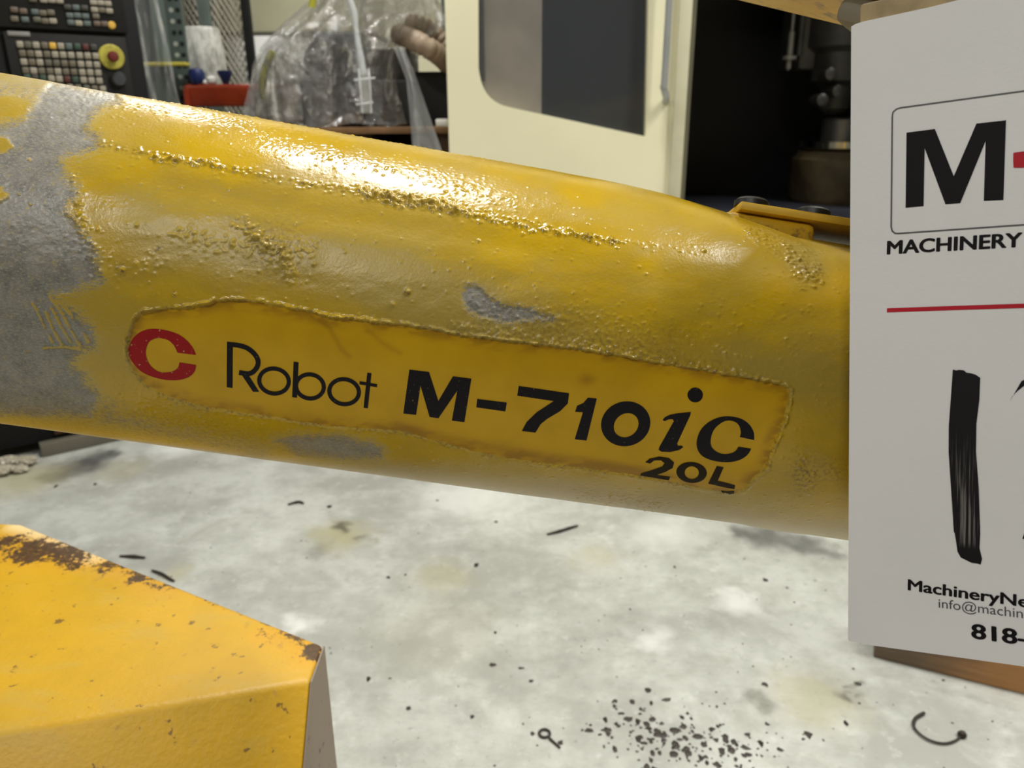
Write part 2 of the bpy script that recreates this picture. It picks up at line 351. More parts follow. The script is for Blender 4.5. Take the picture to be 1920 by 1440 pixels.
GR = [([(190, 272), (250, 288), (330, 302), (400, 312), (430, 322), (480, 328), (560, 348), (620, 352), (680, 362)], 190, 5, 2.4, .75),
      ([(280, 296), (360, 306), (410, 314)], 90, 4, 2.8, .9),
      ([(670, 362), (740, 374), (820, 386), (870, 398)], 520, 7, 2.2, .75), ([(700, 368), (780, 382), (860, 398)], 160, 5, 2.8, .9),
      ([(870, 402), (930, 412), (980, 424), (1040, 430)], 150, 7, 2.5, .8), ([(1040, 438), (1100, 446), (1140, 456), (1160, 460)], 40, 4, 3, 1.0), ([(1160, 455), (1260, 468), (1320, 475)], 26, 4, 2.3, .6),
      ([(450, 418), (470, 430), (490, 450), (530, 480), (545, 505), (550, 520)], 240, 10, 2.3, .7), ([(330, 440), (420, 460), (520, 470), (600, 470)], 320, 10, 2.0, .4),
      ([(150, 450), (230, 510), (320, 490), (350, 470)], 70, 20, 2.2, .6),
      ([(480, 262), (600, 290), (740, 320), (880, 355), (970, 385)], 850, 10, 1.9, .34), ([(380, 215), (600, 255), (800, 292), (950, 325)], 420, 14, 1.8, .34), ([(200, 195), (330, 210), (480, 245)], 520, 10, 1.8, .42),
      ([(1390, 420), (1440, 432), (1480, 450)], 420, 13, 2.2, .5), ([(1480, 470), (1500, 500), (1520, 520)], 190, 16, 2.6, .7), ([(1500, 440), (1540, 470), (1530, 520)], 80, 10, 2.4, .6),
      ([(880, 560), (940, 590), (1040, 600), (1060, 606)], 190, 10, 2.2, .45), ([(1060, 600), (1150, 620), (1260, 640), (1330, 660)], 240, 22, 2.0, .4), ([(850, 612), (1000, 632), (1150, 655), (1320, 688), (1440, 712)], 520, 5, 2.0, .5),
      ([(560, 592), (620, 594), (700, 600)], 90, 4, 2.2, .5), ([(1340, 650), (1370, 665), (1390, 668)], 30, 4, 2.4, .6), ([(1490, 860), (1510, 890), (1515, 915)], 70, 13, 2.4, .5), ([(1080, 925), (1180, 938), (1260, 950)], 420, 7, 1.8, .35),
      ([(140, 330), (150, 420), (185, 520)], 160, 9, 2.2, .5), ([(200, 700), (300, 780), (500, 830), (700, 850)], 420, 22, 2.0, .3)]
for pl, n, wd, r, hm in GR:
    n = int(n*.8); p = along(pl, n, wd); grains(p, r*rng.uniform(.65, 1.3, n), .85*hm*rng.uniform(.35, 1.1, n))
for x, y, r, hm in [(765, 548, 4, 1.2), (738, 572, 3, .8), (570, 346, 3.5, 1.2), (590, 497, 2.5, .8), (415, 318, 4, 1.), (1102, 446, 4.5, 1.3), (1145, 452, 4.5, 1.2), (1320, 472, 3, 1), (232, 506, 3.5, 1), (260, 425, 2.5, .7), (330, 552, 2.5, .8), (897, 452, 2.5, .7), (1472, 636, 2, .8)]:
    grains([(x, y)], [r], [hm])
n_ = 900; sp = np.stack([rng.uniform(0, 1590, n_), rng.uniform(0, 1, n_)], 1); sp[:, 1] = (180+.17*sp[:, 0])+sp[:, 1]*(560); grains(sp, rng.uniform(1.3, 2.4, n_), rng.uniform(.1, .45, n_))
# grey bare patches
bare = np.zeros_like(U)
def patch(poly, soft, amt=1., warp=10):
    global bare
    d = sdf(poly, U+warp*(fbm(U/40, Vv/25, 4, 41)-.5)*2, Vv+warp*(fbm(U/40, Vv/25, 4, 47)-.5)*2); bare = np.maximum(bare, amt*sst(soft, -soft, d))
patch([(-300, 240), (-60, 236), (45, 232), (62, 205), (75, 178), (95, 158), (140, 165), (215, 182), (225, 195), (190, 208), (172, 222), (168, 248), (185, 262), (185, 280), (150, 286), (120, 300), (118, 330), (140, 350),
       (150, 372), (128, 380), (128, 400), (145, 425), (165, 450), (182, 490), (190, 528), (150, 540), (128, 545), (100, 548), (130, 575), (170, 606), (180, 645), (150, 655), (130, 680), (165, 715), (185, 745), (170, 775), (-10, 775), (-300, 740)], 34)
patch([(-300, 150), (-20, 140), (100, 150), (95, 200), (-20, 215), (-300, 230)], 30, .46, 14)
patch([(865, 560), (872, 540), (890, 536), (905, 544), (918, 558), (935, 570), (975, 574), (1010, 585), (1000, 600), (950, 606), (905, 596), (880, 582)], 19, 1., 4)
patch([(930, 572), (1000, 578), (1045, 592), (1040, 606), (960, 606)], 14, .62, 6)
patch([(510, 824), (560, 814), (640, 816), (700, 826), (720, 842), (715, 862), (640, 862), (560, 850)], 26, .85, 6)
patch([(185, 742), (300, 790), (520, 838), (500, 862), (300, 820), (180, 800)], 30, .52, 8)
for pl, wd, k in [([(-10, 190), (25, 188), (50, 200), (45, 215), (-10, 222)], 0, 0), ([(-20, 262), (15, 262), (28, 280), (10, 292), (-20, 295)], 0, 0), ([(-20, 355), (5, 350), (20, 372), (-20, 385)], 0, 0)]:
    bare *= 1-sst(9, -9, sdf(pl, U, Vv+8*(fbm(U/30, Vv/20, 3, 61)-.5)))
for pl in [*[[(44+13*k, 540+3*(k % 3)), (74+15*k, 585), (100+17*k, 640+5*(k % 2))] for k in range(5)], [(100, 545), (140, 562), (176, 590)], [(45, 660), (90, 650), (150, 652)], [(55, 300), (70, 312)], [(38, 365), (60, 385)]]:
    bare *= 1-.8*sst(6, 0, seg(pl, U, Vv+5*(fbm(U/25, Vv/25, 2, 63)-.5)))*sst(.36, .56, fbm(U/22, Vv/26, 2, 65))
bare[:20] = np.maximum(bare[:20], .3)
# dusty, dulled film and grime
dull = sst(.35, .75, fbm(U/190, Vv/90, 4, 71))*.55
dull += .75*np.exp(-((Vv-(470+.18*(U-400)))/75)**2)*sst(120, 300, U)*sst(1250, 850, U)
dull += .5*np.exp(-((Vv-(640+.14*(U-1100)))/45)**2)*sst(700, 900, U) + .9*np.exp(-((U-1515)/38)**2-((Vv-490)/55)**2)
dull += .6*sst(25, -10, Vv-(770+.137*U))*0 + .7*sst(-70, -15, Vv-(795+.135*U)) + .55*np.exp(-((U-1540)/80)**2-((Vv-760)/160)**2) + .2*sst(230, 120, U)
dull = np.clip(dull, 0, 1)*front
grime = .9*np.exp(-((U-1505)/26)**2-((Vv-885)/36)**2)+.6*np.exp(-((U-1560)/26)**2-((Vv-880)/22)**2)+.6*np.exp(-((U-1520)/28)**2-((Vv-510)/24)**2)+.4*np.exp(-((U-1000)/90)**2-((Vv-595)/26)**2)
grime += .55*np.exp(-(seg([(190, 275), (330, 302), (560, 346), (820, 392), (1000, 432), (1150, 458)], U, Vv)/7)**2)+.7*np.exp(-(np.maximum(ds-1, 0)/6)**2)*(ds > -1)*sst(.3, .55, fbm(U/40, Vv/40, 2, 77))
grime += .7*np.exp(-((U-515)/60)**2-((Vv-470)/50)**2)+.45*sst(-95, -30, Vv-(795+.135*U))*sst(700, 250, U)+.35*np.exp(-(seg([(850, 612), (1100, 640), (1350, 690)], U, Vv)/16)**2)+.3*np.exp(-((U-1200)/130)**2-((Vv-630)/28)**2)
for x, y, r in [(765, 549, 6), (590, 497, 4), (330, 552, 5), (232, 507, 9), (1102, 447, 7), (1145, 453, 6), (300, 470, 6), (1100, 712, 0.1)]: grime += 2*np.exp(-((U-x)**2+(Vv-y)**2)/r**2)
grime = np.clip(grime, 0, 1)*front
h -= .0006*sst(.35, .7, bare)*out*.8
h += out*sst(.3, .6, bare)*.0003*(fbm(U/6, Vv/5, 3, 83)-.5)
h += dip(SG, TG)
PWD = acam(SG, TG, h)@M.T+C0
NR, NC = SG.shape
fi, fj = np.meshgrid(np.arange(NR-1), np.arange(NC), indexing='ij'); fj2 = (fj+1) % NC
quads = np.stack([fi*NC+fj, (fi+1)*NC+fj, (fi+1)*NC+fj2, fi*NC+fj2], -1).reshape(-1, 4)
dsv = ds.ravel(); indec = (dsv[quads].mean(1) < 0)
def grid_mesh(name, q, mat, parent, attrs):
    used = np.zeros(NR*NC, bool); used[q.ravel()] = True; idx = np.cumsum(used)-1
    v = PWD.reshape(-1, 3)[used]-rootloc(parent); q = idx[q]
    me = bpy.data.meshes.new(name); me.vertices.add(len(v)); me.vertices.foreach_set('co', v.ravel().astype(np.float32))
    me.loops.add(q.size); me.loops.foreach_set('vertex_index', q.ravel().astype(np.int32)); me.polygons.add(len(q))
    me.polygons.foreach_set('loop_start', (np.arange(len(q))*4).astype(np.int32)); me.polygons.foreach_set('loop_total', np.full(len(q), 4, np.int32))
    me.update(calc_edges=True); me.shade_smooth()
    for k, a in attrs.items():
        at = me.attributes.new(k, 'FLOAT', 'POINT'); at.data.foreach_set('value', a.ravel()[used].astype(np.float32))
    at = me.attributes.new('surf', 'FLOAT_VECTOR', 'POINT')
    sv = np.stack([SG*F/.47/100, TG*.096*F/.47/100, np.zeros_like(SG)], -1).reshape(-1, 3)[used]; at.data.foreach_set('vector', sv.ravel().astype(np.float32))
    return link(name, me, mat, parent)
edge = sst(-26, 0, ds)*(.35+.65*sst(.35, .6, fbm(U/30, Vv/12, 3, 91)))*sst(-10, 0, -np.abs(ds+13)+16) + .5*np.exp(-((U-1100)/16)**2-((Vv-712)/11)**2)*1.6  # shade along the inset rim put into the decal colour, plus small marks
edge += .5*np.exp(-(seg([(600, 600), (618, 615), (640, 655), (655, 668)], U, Vv)/5)**2)+.4*np.exp(-(seg([(690, 620), (720, 645), (750, 662)], U, Vv)/5)**2)+.35*np.exp(-(seg([(740, 800), (860, 825), (1000, 850), (1200, 880)], U, Vv)/9)**2)
edge = np.clip(edge, 0, 1)
PAINT = yellow_paint(); DECALM = yellow_paint(True)
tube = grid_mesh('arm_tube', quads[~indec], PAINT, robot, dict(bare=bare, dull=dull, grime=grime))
decal = grid_mesh('name_decal', quads[indec], DECALM, robot, dict(edge=edge)); decal['label'] = 'smooth amber yellow inset decal with red and black lettering'

# --- lettering on the decal, traced on the tube surface
def zc(pts, sc, ox, oy): return np.asarray(pts, float)/sc+np.array([ox, oy])
INK = NT('black_print'); uvk = INK.co(); INK.set(Base_Color=INK.mix(INK.step(INK.noise(uvk, 900., 3), .68, .74), (.012, .010, .012, 1), (.16, .11, .03, 1)), Roughness=.5); INK.b.inputs['Specular IOR Level'].default_value = .12; INK = INK.m
REDP = NT('red_print'); REDP.set(Base_Color=REDP.mix(REDP.step(REDP.noise(REDP.co('Object', (1, .3, 1)), 500., 4, .6), .64, .70), (.30, .006, .009, 1), (.5, .32, .14, 1)), Roughness=.5); REDP.b.inputs['Specular IOR Level'].default_value = .2; REDP = REDP.m
FADE = plain('faded_black_print', (38, 28, 10), .5, spec=.12)
def dense(lp, m=5.0):
    lp = np.asarray(lp, float); out = []
    for p, q_ in zip(lp, np.roll(lp, -1, 0)):
        k = max(1, int(np.ceil(np.linalg.norm(q_-p)/m))); out += [p+(q_-p)*t/k for t in range(k)]
    return np.array(out)
def print_on_arm(name, loops, mat, label=None):
    V, T = fill([(dense(o), [dense(q_) for q_ in hs]) for o, hs in loops], 5.0); p = onarm(V[:, 0], V[:, 1], .00022)
    o = mesh(name, p, T, mat, decal, smooth=60)
    if label: o['label'] = label
    return o
A = lambda p: zc(p, 3.5556, 220, 540); Bz = lambda p: zc(p, 3.4286, 700, 600); Cz = lambda p: zc(p, 3.6, 1100, 620)
redC = A(catmull([(525, 445), (505, 400), (470, 355), (420, 315), (360, 290), (290, 275), (220, 273), (160, 290), (110, 330), (85, 375), (75, 420), (85, 465), (115, 510), (160, 555), (220, 585), (290, 605), (350, 613), (420, 610), (480, 590), (515, 555), (525, 512)], 4, False))
redCi = A(catmull([(415, 495), (405, 530), (375, 552), (330, 562), (280, 558), (235, 530), (205, 490), (190, 440), (195, 395), (215, 355), (255, 335), (300, 335), (345, 350), (380, 385), (402, 430)], 4, False))
print_on_arm('lettering', [(np.concatenate([redC, redCi]), [])], REDP, 'red letter C, worn at its left edge')
def ring(cx, cy, rx, ry, w_, rot=0): return (ell(cx, cy, rx+w_/2, ry+w_/2, rot), [ell(cx, cy, rx-w_/2, ry-w_/2, rot)])
Rb = catmull([(735, 374), (800, 380), (860, 397), (908, 432), (936, 475), (936, 515), (912, 552), (875, 570), (812, 562)], 5, False)
print_on_arm('lettering', [(A([(732, 357), (770, 362), (768, 665), (730, 660)]), []), (A(stroke(Rb, 32)), []), (A([(815, 556), (868, 568), (945, 690), (905, 690)]), [])], INK, 'thin black letter R')
for cx, cy in [(1045, 619), (1512, 690)]:
    o_, i_ = ring(cx, cy, 99, 83, 27, .16); print_on_arm('lettering', [(A(o_), [A(i_[0])])], INK, 'thin black letter o')
o_, i_ = ring(1284, 655, 93, 80, 27, .16)
print_on_arm('lettering', [(A([(1176, 490), (1208, 494), (1198, 730), (1166, 726)]), []), (A(o_), [A(i_[0])])], INK, 'thin black letter b')
print_on_arm('lettering', [(A([(1667, 563), (1694, 567), (1670, 800), (1642, 797)]), []), (A([(1616, 620), (1733, 640), (1730, 660), (1614, 641)]), [])], INK, 'thin black letter t')
print_on_arm('lettering', [(Bz([(232, 318), (358, 333), (418, 520), (512, 361), (630, 376), (585, 655), (505, 645), (540, 452), (418, 630), (362, 622), (303, 420), (275, 608), (193, 600)]), [])], INK, 'bold black letter M')
print_on_arm('lettering', [(Bz([(668, 506), (858, 530), (848, 586), (662, 560)]), [])], INK, 'bold black hyphen')
print_on_arm('lettering', [(Bz([(935, 423), (1258, 470), (1250, 535), (1200, 585), (1120, 632), (1075, 668), (1042, 722), (955, 712), (985, 655), (1050, 592), (1160, 520), (925, 485)]), [])], INK, 'bold black digit 7')
print_on_arm('lettering', [(Bz([(1380, 498), (1436, 504), (1370, 773), (1295, 765), (1347, 592), (1297, 589), (1310, 550), (1350, 533)]), [])], INK, 'bold black digit 1')
print_on_arm('lettering', [(Bz(ell(1622, 666, 158, 144, 0, 48, .06)), [Bz(ell(1625, 675, 79, 78, 0, 40, .14))])], INK, 'bold black digit 0')
print_on_arm('lettering', [(Cz(ell(732, 433, 52, 50)), []), (Cz([(513, 602), (525, 585), (560, 567), (620, 555), (703, 548), (698, 570), (610, 760), (616, 776), (640, 774), (652, 784), (625, 803), (565, 817), (505, 815), (486, 803), (490, 785), (588, 610), (580, 596), (555, 597), (525, 609)]), [])], INK, 'black italic letter i')
bC = catmull([(1130, 737), (1127, 685), (1097, 632), (1040, 593), (960, 577), (890, 585), (825, 615), (772, 665), (745, 730), (745, 790), (775, 840), (835, 870), (915, 885), (990, 882), (1050, 862), (1090, 830), (1110, 795)], 4, False)
bCi = catmull([(1024, 782), (1002, 812), (965, 828), (915, 830), (868, 810), (840, 775), (838, 725), (858, 668), (898, 628), (945, 606), (995, 612), (1028, 640), (1040, 685), (1033, 716)], 4, False)
print_on_arm('lettering', [(Cz(np.concatenate([bC, bCi])), [])], INK, 'bold black letter C')
print_on_arm('lettering', [(Cz([(395, 887), (425, 862), (490, 848), (555, 858), (590, 888), (580, 925), (530, 952), (470, 972), (564, 985), (553, 1008), (360, 975), (372, 960), (440, 940), (510, 915), (525, 892), (500, 873), (455, 874), (428, 895)]), [])], FADE, 'faded dark digit 2')
print_on_arm('lettering', [(Cz(ell(708, 955, 103, 70, .08)), [Cz(ell(709, 957, 48, 43, .08))])], FADE, 'faded dark digit 0')
print_on_arm('lettering', [(Cz([(878, 912), (924, 920), (884, 1012), (930, 1022), (1002, 1042), (997, 1068), (940, 1058), (880, 1044), (820, 1030)]), []), (Cz([(905, 1078), (950, 1084), (996, 1080), (992, 1100), (955, 1103), (918, 1094)]), [])], FADE, 'faded dark letter L, smeared at its foot')

# --- plain yellow for cast parts of the robot
def casting_yellow():
    n = NT('casting_yellow'); v = n.co(); c = n.mix(n.step(n.noise(v, 18., 4), .35, .7), (.55, .33, .012, 1), (.44, .27, .02, 1))
    c = n.mix(n.math('MULTIPLY', n.step(n.noise(v, 60., 6, .7), .55, .66), .85), c, (.15, .09, .03, 1))
    c = n.mix(n.math('MULTIPLY', n.step(n.noise(v, 40., 4, .7), .56, .7), .5), c, (.62, .50, .25, 1))
    n.set(Base_Color=c, Roughness=.4, Normal=n.bump(n.noise(v, 350., 3), .4, .0006)); return n.m
YEL = casting_yellow()
def AP(s, n, b): return cw(AF+av*s+nv*n+bv*b)+C0           # arm frame: along, up, towards camera
def sx(px): return (px-960)*.47/F*1.0/math.cos(PHI)**0
axes = (AW, NW, BW)
def abox(s0, s1, n0, n1, b0, b1): c = AP((s0+s1)/2, (n0+n1)/2, (b0+b1)/2); return MB().box(c, ((s1-s0)/2, (n1-n0)/2, (b1-b0)/2), axes)
PLT = plain('plate_yellow', (214, 172, 44), .4, var=.25, vs_=40)
abox(.104, .158, .05, .0862, -.075, .030).build('mounting_pad', YEL, robot, bevel=.005, seg_=3)
abox(.112, .40, .0864, .0912, -.075, .033).build('cover_plate', PLT, robot, bevel=.001)
for ss in (.121, .157, .193):
    MB().lathe(AP(ss, .0912, .022), NW, [(.010, 0), (.010, .0030), (.008, .0046), (.004, .0048)], 20).build('bolt', BLACK, robot, smooth=40)
for ss in (.121, .157, .193):
    MB().lathe(AP(ss+.02, .0912, -.04), NW, [(.010, 0), (.010, .0030), (.008, .0046), (.004, .0048)], 20).build('bolt', BLACK, robot, smooth=40)
# --- paper sign plane (needed for the housing behind it)
e1 = np.array([2200., -49, 1450]); e1 /= np.linalg.norm(e1); e2 = np.array([.004, 1, 0]); e2 -= e1*(e1@e2); e2 /= np.linalg.norm(e2); e3 = np.cross(e1, e2)
E1, E2, E3 = cw(e1), cw(e2), cw(e3); ZL = .35
SP0 = P(1592, 640, ZL)
def onsign(px, py, off=0.): return hp(px, py, SP0, E3)+E3*off
def s2(px, py): p = onsign(px, py)-SP0; return p@E1, p@E2
def SQ(x, y, off=0.): return SP0+E1*x+E2*y+E3*off
def sbox(x0, x1, y0, y1, z0, z1): return MB().box(SQ((x0+x1)/2, (y0+y1)/2, (z0+z1)/2), ((x1-x0)/2, (y1-y0)/2, (z1-z0)/2), (E1, E2, E3))
HTAN = plain('grimy_tan_paint', (150, 128, 84), .55, var=.5, vs_=40)
sbox(.0015, .25, -.09, .1525, -.16, -.0012).build('elbow_housing', HTAN, robot, bevel=.0015, seg_=2).__setitem__('label', 'yellow cast housing behind the paper sign')
bp0, bp1 = P(1330, -76, .475), P(1660, -8, .40); bd = bp1-bp0; bl = np.linalg.norm(bd); bd /= bl; bu = np.cross(np.cross(bd, E2), bd); bu /= np.linalg.norm(bu); bn = np.cross(bd, bu)
MB().box((bp0+bp1)/2+bu*.007+bd*.04-bn*.05*np.sign(bn@E3), (bl/2+.12, .0055, .05), (bd, bu, bn)).build('upper_plate', YEL, robot, bevel=.0015)
g0 = P(1582, 12, .425); MB().box(g0-bn*.03*np.sign(bn@E3)+bd*.045, (.05, .008, .03), (bd, bu, bn)).build('plate_bracket', plain('worn_grey_paint', (118, 112, 98), .6), robot, bevel=.006)
cb = SQ(.17, -.02, -.09)
sbox(.2, .78, -.07, .11, -.15, -.03).build('shoulder_link', YEL, robot, bevel=.01)
cb = SQ(.8, 0, -.09)
MB().box((cb[0]+.05, cb[1], .62), (.15, .15, .61)).build('column', YEL, robot, bevel=.02)
MB().lathe((cb[0]+.05, cb[1], 0), (0, 0, 1), [(.23, 0), (.23, .05), (.2, .07), (.2, .1)], 40).build('base_flange', YEL, robot, smooth=30)
pe = AF-av*.62; MB().lathe(cw(pe)+C0, -AW, [(.1, -.002), (.1, .03), (.08, .05), (.08, .12), (.05, .13)], 32).build('wrist_flange', STEEL, robot, smooth=30)

# ------------------------------------------------------------------ paper sign
sign = empty('paper_sign', SQ(.1, 0, -.14), 'white laminated paper sign with black M logo, red line and thick marker stroke', 'sign')
sh = NT('laminated_paper'); v = sh.co(); sh.set(Base_Color=sh.mix(sh.step(sh.noise(v, 9., 5), .35, .7), srgb(222, 219, 219), srgb(216, 214, 212)), Roughness=.42, Normal=sh.bump(sh.noise(v, 700., 2), .15, .0003))
SW = .216; zt = s2(1597, 49)[1]; zt2 = s2(1700, 0); zb = s2(1590, 1203)[1]; slope_t = (zt2[1]-zt)/(zt2[0]-s2(1597, 49)[0])
ol = [s2(1590, 1198), s2(1592, 1202), s2(1606, 1204), s2(1620, 1208)]; x0 = s2(1593, 640)[0]
pb = s2(1915, 1249); ol += [pb]; ol += [(SW, pb[1]-.004), (SW, zt+.004)]
ol += [(.06, zt+.002), (.03, zt+.0008), s2(1620, 40), s2(1604, 45), s2(1596, 50)]
slab(ol, [], lambda x, y: SQ(x, y, 0), -E3*.0008).build('sheet', sh.m, sign)
PRN = plain('black_ink', (20, 17, 19), .55, var=.1, spec=.12); RED = plain('red_ink', (180, 22, 40), .5, spec=.2); GREYI = plain('grey_ink', (70, 68, 70), .45)
def print_on_sign(name, loops, mat, label=None, off=.00022):
    V, T = fill([(np.array([s2(*p) for p in o]), [np.array([s2(*p) for p in q]) for q in hs]) for o, hs in loops])
    o = mesh(name, [SQ(x, y, off) for x, y in V], T, mat, sign)
    if label: o['label'] = label
    return o
Z5 = lambda p: zc(p, 2.8794, 1580, 0); Z6 = lambda p: zc(p, 2.8794, 1580, 500); Z7 = lambda p: zc(p, 3.2735, 1580, 1000)
print_on_sign('lettering', [(Z5([(345, 717), (498, 697), (600, 952), (722, 668), (882, 650), (868, 1080), (762, 1085), (772, 762), (635, 1097), (555, 1103), (443, 800), (437, 1113), (340, 1122)]), [])], PRN, 'big bold black letter M')
a0, a1, a2, a3 = s2(1900, 292), s2(1900, 312), s2(1960, 305), s2(1960, 275)
print_on_sign('red_dash', [(Z5(catmull([(921, 835), (930, 824), (985, 817), (1180, 785), (1190, 870), (1180, 895), (990, 905), (930, 906), (922, 897)], 2)), [])], RED, 'red rounded dash beside the M')
# rounded frame around the logo (open stroke that runs on to the right)
fp = [Z5([p])[0] for p in [(1250, 445), (979, 492), (310, 583), (290, 590), (272, 606), (268, 630), (262, 1225), (268, 1248), (283, 1260), (300, 1261), (979, 1214), (1250, 1193)]]
fp2 = np.array([s2(*p) for p in fp]); wl = .00032
st = stroke(fp2, wl*2); V, T = fill([(st, [])]); mesh('logo_frame', [SQ(x, y, .00022) for x, y in V], T, GREYI, sign)
rl = np.array([s2(1663, 582), s2(1790, 577.5), s2(1920, 573.5), s2(2000, 571)]); st = stroke(rl, .0018); V, T = fill([(st, [])]); mesh('red_line', [SQ(x, y, .00022) for x, y in V], T, RED, sign)
mk = NT('marker_ink'); vm = mk.co(); d_ = mk.new('ShaderNodeVectorMath', operation='DOT_PRODUCT'); mk.put(d_.inputs[0], vm); d_.inputs[1].default_value = tuple(E1); dx = d_.outputs['Value']
d2 = mk.new('ShaderNodeVectorMath', operation='DOT_PRODUCT'); mk.put(d2.inputs[0], vm); d2.inputs[1].default_value = tuple(E2)
cx = mk.new('ShaderNodeCombineXYZ'); mk.put(cx.inputs[0], dx); mk.put(cx.inputs[1], mk.math('MULTIPLY', d2.outputs['Value'], .02))
sn = mk.noise(cx.outputs[0], 1100., 3, .6); mloc = lambda p: (SP0+E1*p[0]+E2*p[1]-rootloc(sign))@E2
fz = mk.math('MULTIPLY', mk.step(d2.outputs['Value'], mloc(s2(1810, 800)), mloc(s2(1810, 900))), mk.step(d2.outputs['Value'], mloc(s2(1810, 1030)), mloc(s2(1810, 1015))))
mk.set(Base_Color=mk.mix(mk.math('MULTIPLY', mk.math('MULTIPLY', mk.step(sn, .5, .66), fz), .75), (.008, .007, .008, 1), (.20, .18, .17, 1)), Roughness=.5); mk.b.inputs['Specular IOR Level'].default_value = .15
l1 = np.concatenate([Z6([(595, 555), (612, 560), (630, 557), (655, 560), (668, 572), (690, 575), (718, 583), (743, 600), (738, 720), (722, 850), (720, 1000), (735, 1200), (743, 1440)]), Z7([(840, 90), (856, 158), (846, 193), (832, 186), (790, 180), (725, 148), (705, 112), (700, 75), (688, 0)]), Z6([(600, 1430), (585, 1200), (572, 1000), (573, 860), (583, 720)])])
print_on_sign('marker_stroke', [(l1, [])], mk.m, 'thick black hand drawn upright marker stroke')
print_on_sign('marker_stroke', [(np.array([(1893, 753), (1898, 743), (1908, 733), (1922, 722), (1950, 708), (1975, 712), (1990, 735), (1985, 800), (1950, 920), (1925, 985), (1917, 1010), (1930, 1012), (1960, 940), (2000, 800), (2010, 730), (1985, 695), (1945, 697), (1915, 715)]), [])], mk.m, 'start of a second black marker numeral at the sheet edge')
def sign_text(body, pa, pb, capref, mat, bold=0., squeeze=None, label=None):
    """body set between two photo points on the sign's own plane"""
    c = bpy.data.curves.new('t', 'FONT'); c.body = body; c.resolution_u = 4
    o = bpy.data.objects.new('t', c); COL.objects.link(o); bpy.context.view_layer.update()
    dg = bpy.context.evaluated_depsgraph_get(); me = bpy.data.meshes.new_from_object(o.evaluated_get(dg)); bpy.data.objects.remove(o)
    v = np.array([x.co[:] for x in me.vertices]); f = [tuple(p.vertices) for p in me.polygons]
    a, b = np.array(s2(*pa)), np.array(s2(*pb)); d = b-a; L = np.linalg.norm(d); d /= L; q = np.array([-d[1], d[0]])
    x0_, x1_ = v[:, 0].min(), v[:, 0].max(); sc = L/(x1_-x0_); capm = np.linalg.norm(np.array(s2(*capref))-a)
    mb = MB(); offs = [(0, 0)] if not bold else [(bold*math.cos(t), bold*.6*math.sin(t)) for t in np.arange(0, 6.28, .785)]+[(0, 0)]
    for i, (ux, uy) in enumerate(offs): mb.add([SQ(*(a+d*(x+ux-x0_)*sc+q*(y+uy)*capm/.73), .00018+.000008*i) for x, y, _ in v], f)
    o = mb.build('lettering', mat, sign); o['label'] = label; return o
sign_text('MACHINERY', (1664, 476.5), (1915, 462.5), (1664, 451), PRN, .035, label='bold black word MACHINERY')
sign_text('MachineryNe', (1703, 1106), (1928, 1139), (1703.5, 1085), PRN, .03, label='bold black words MachineryNe')
sign_text('info@machin', (1760, 1139), (1918, 1159), (1760, 1121), GREYI, .0, label='small grey words info@machin')
sign_text('818-', (1823, 1196), (1925, 1210), (1824, 1168), PRN, .035, label='bold black digits 818-')

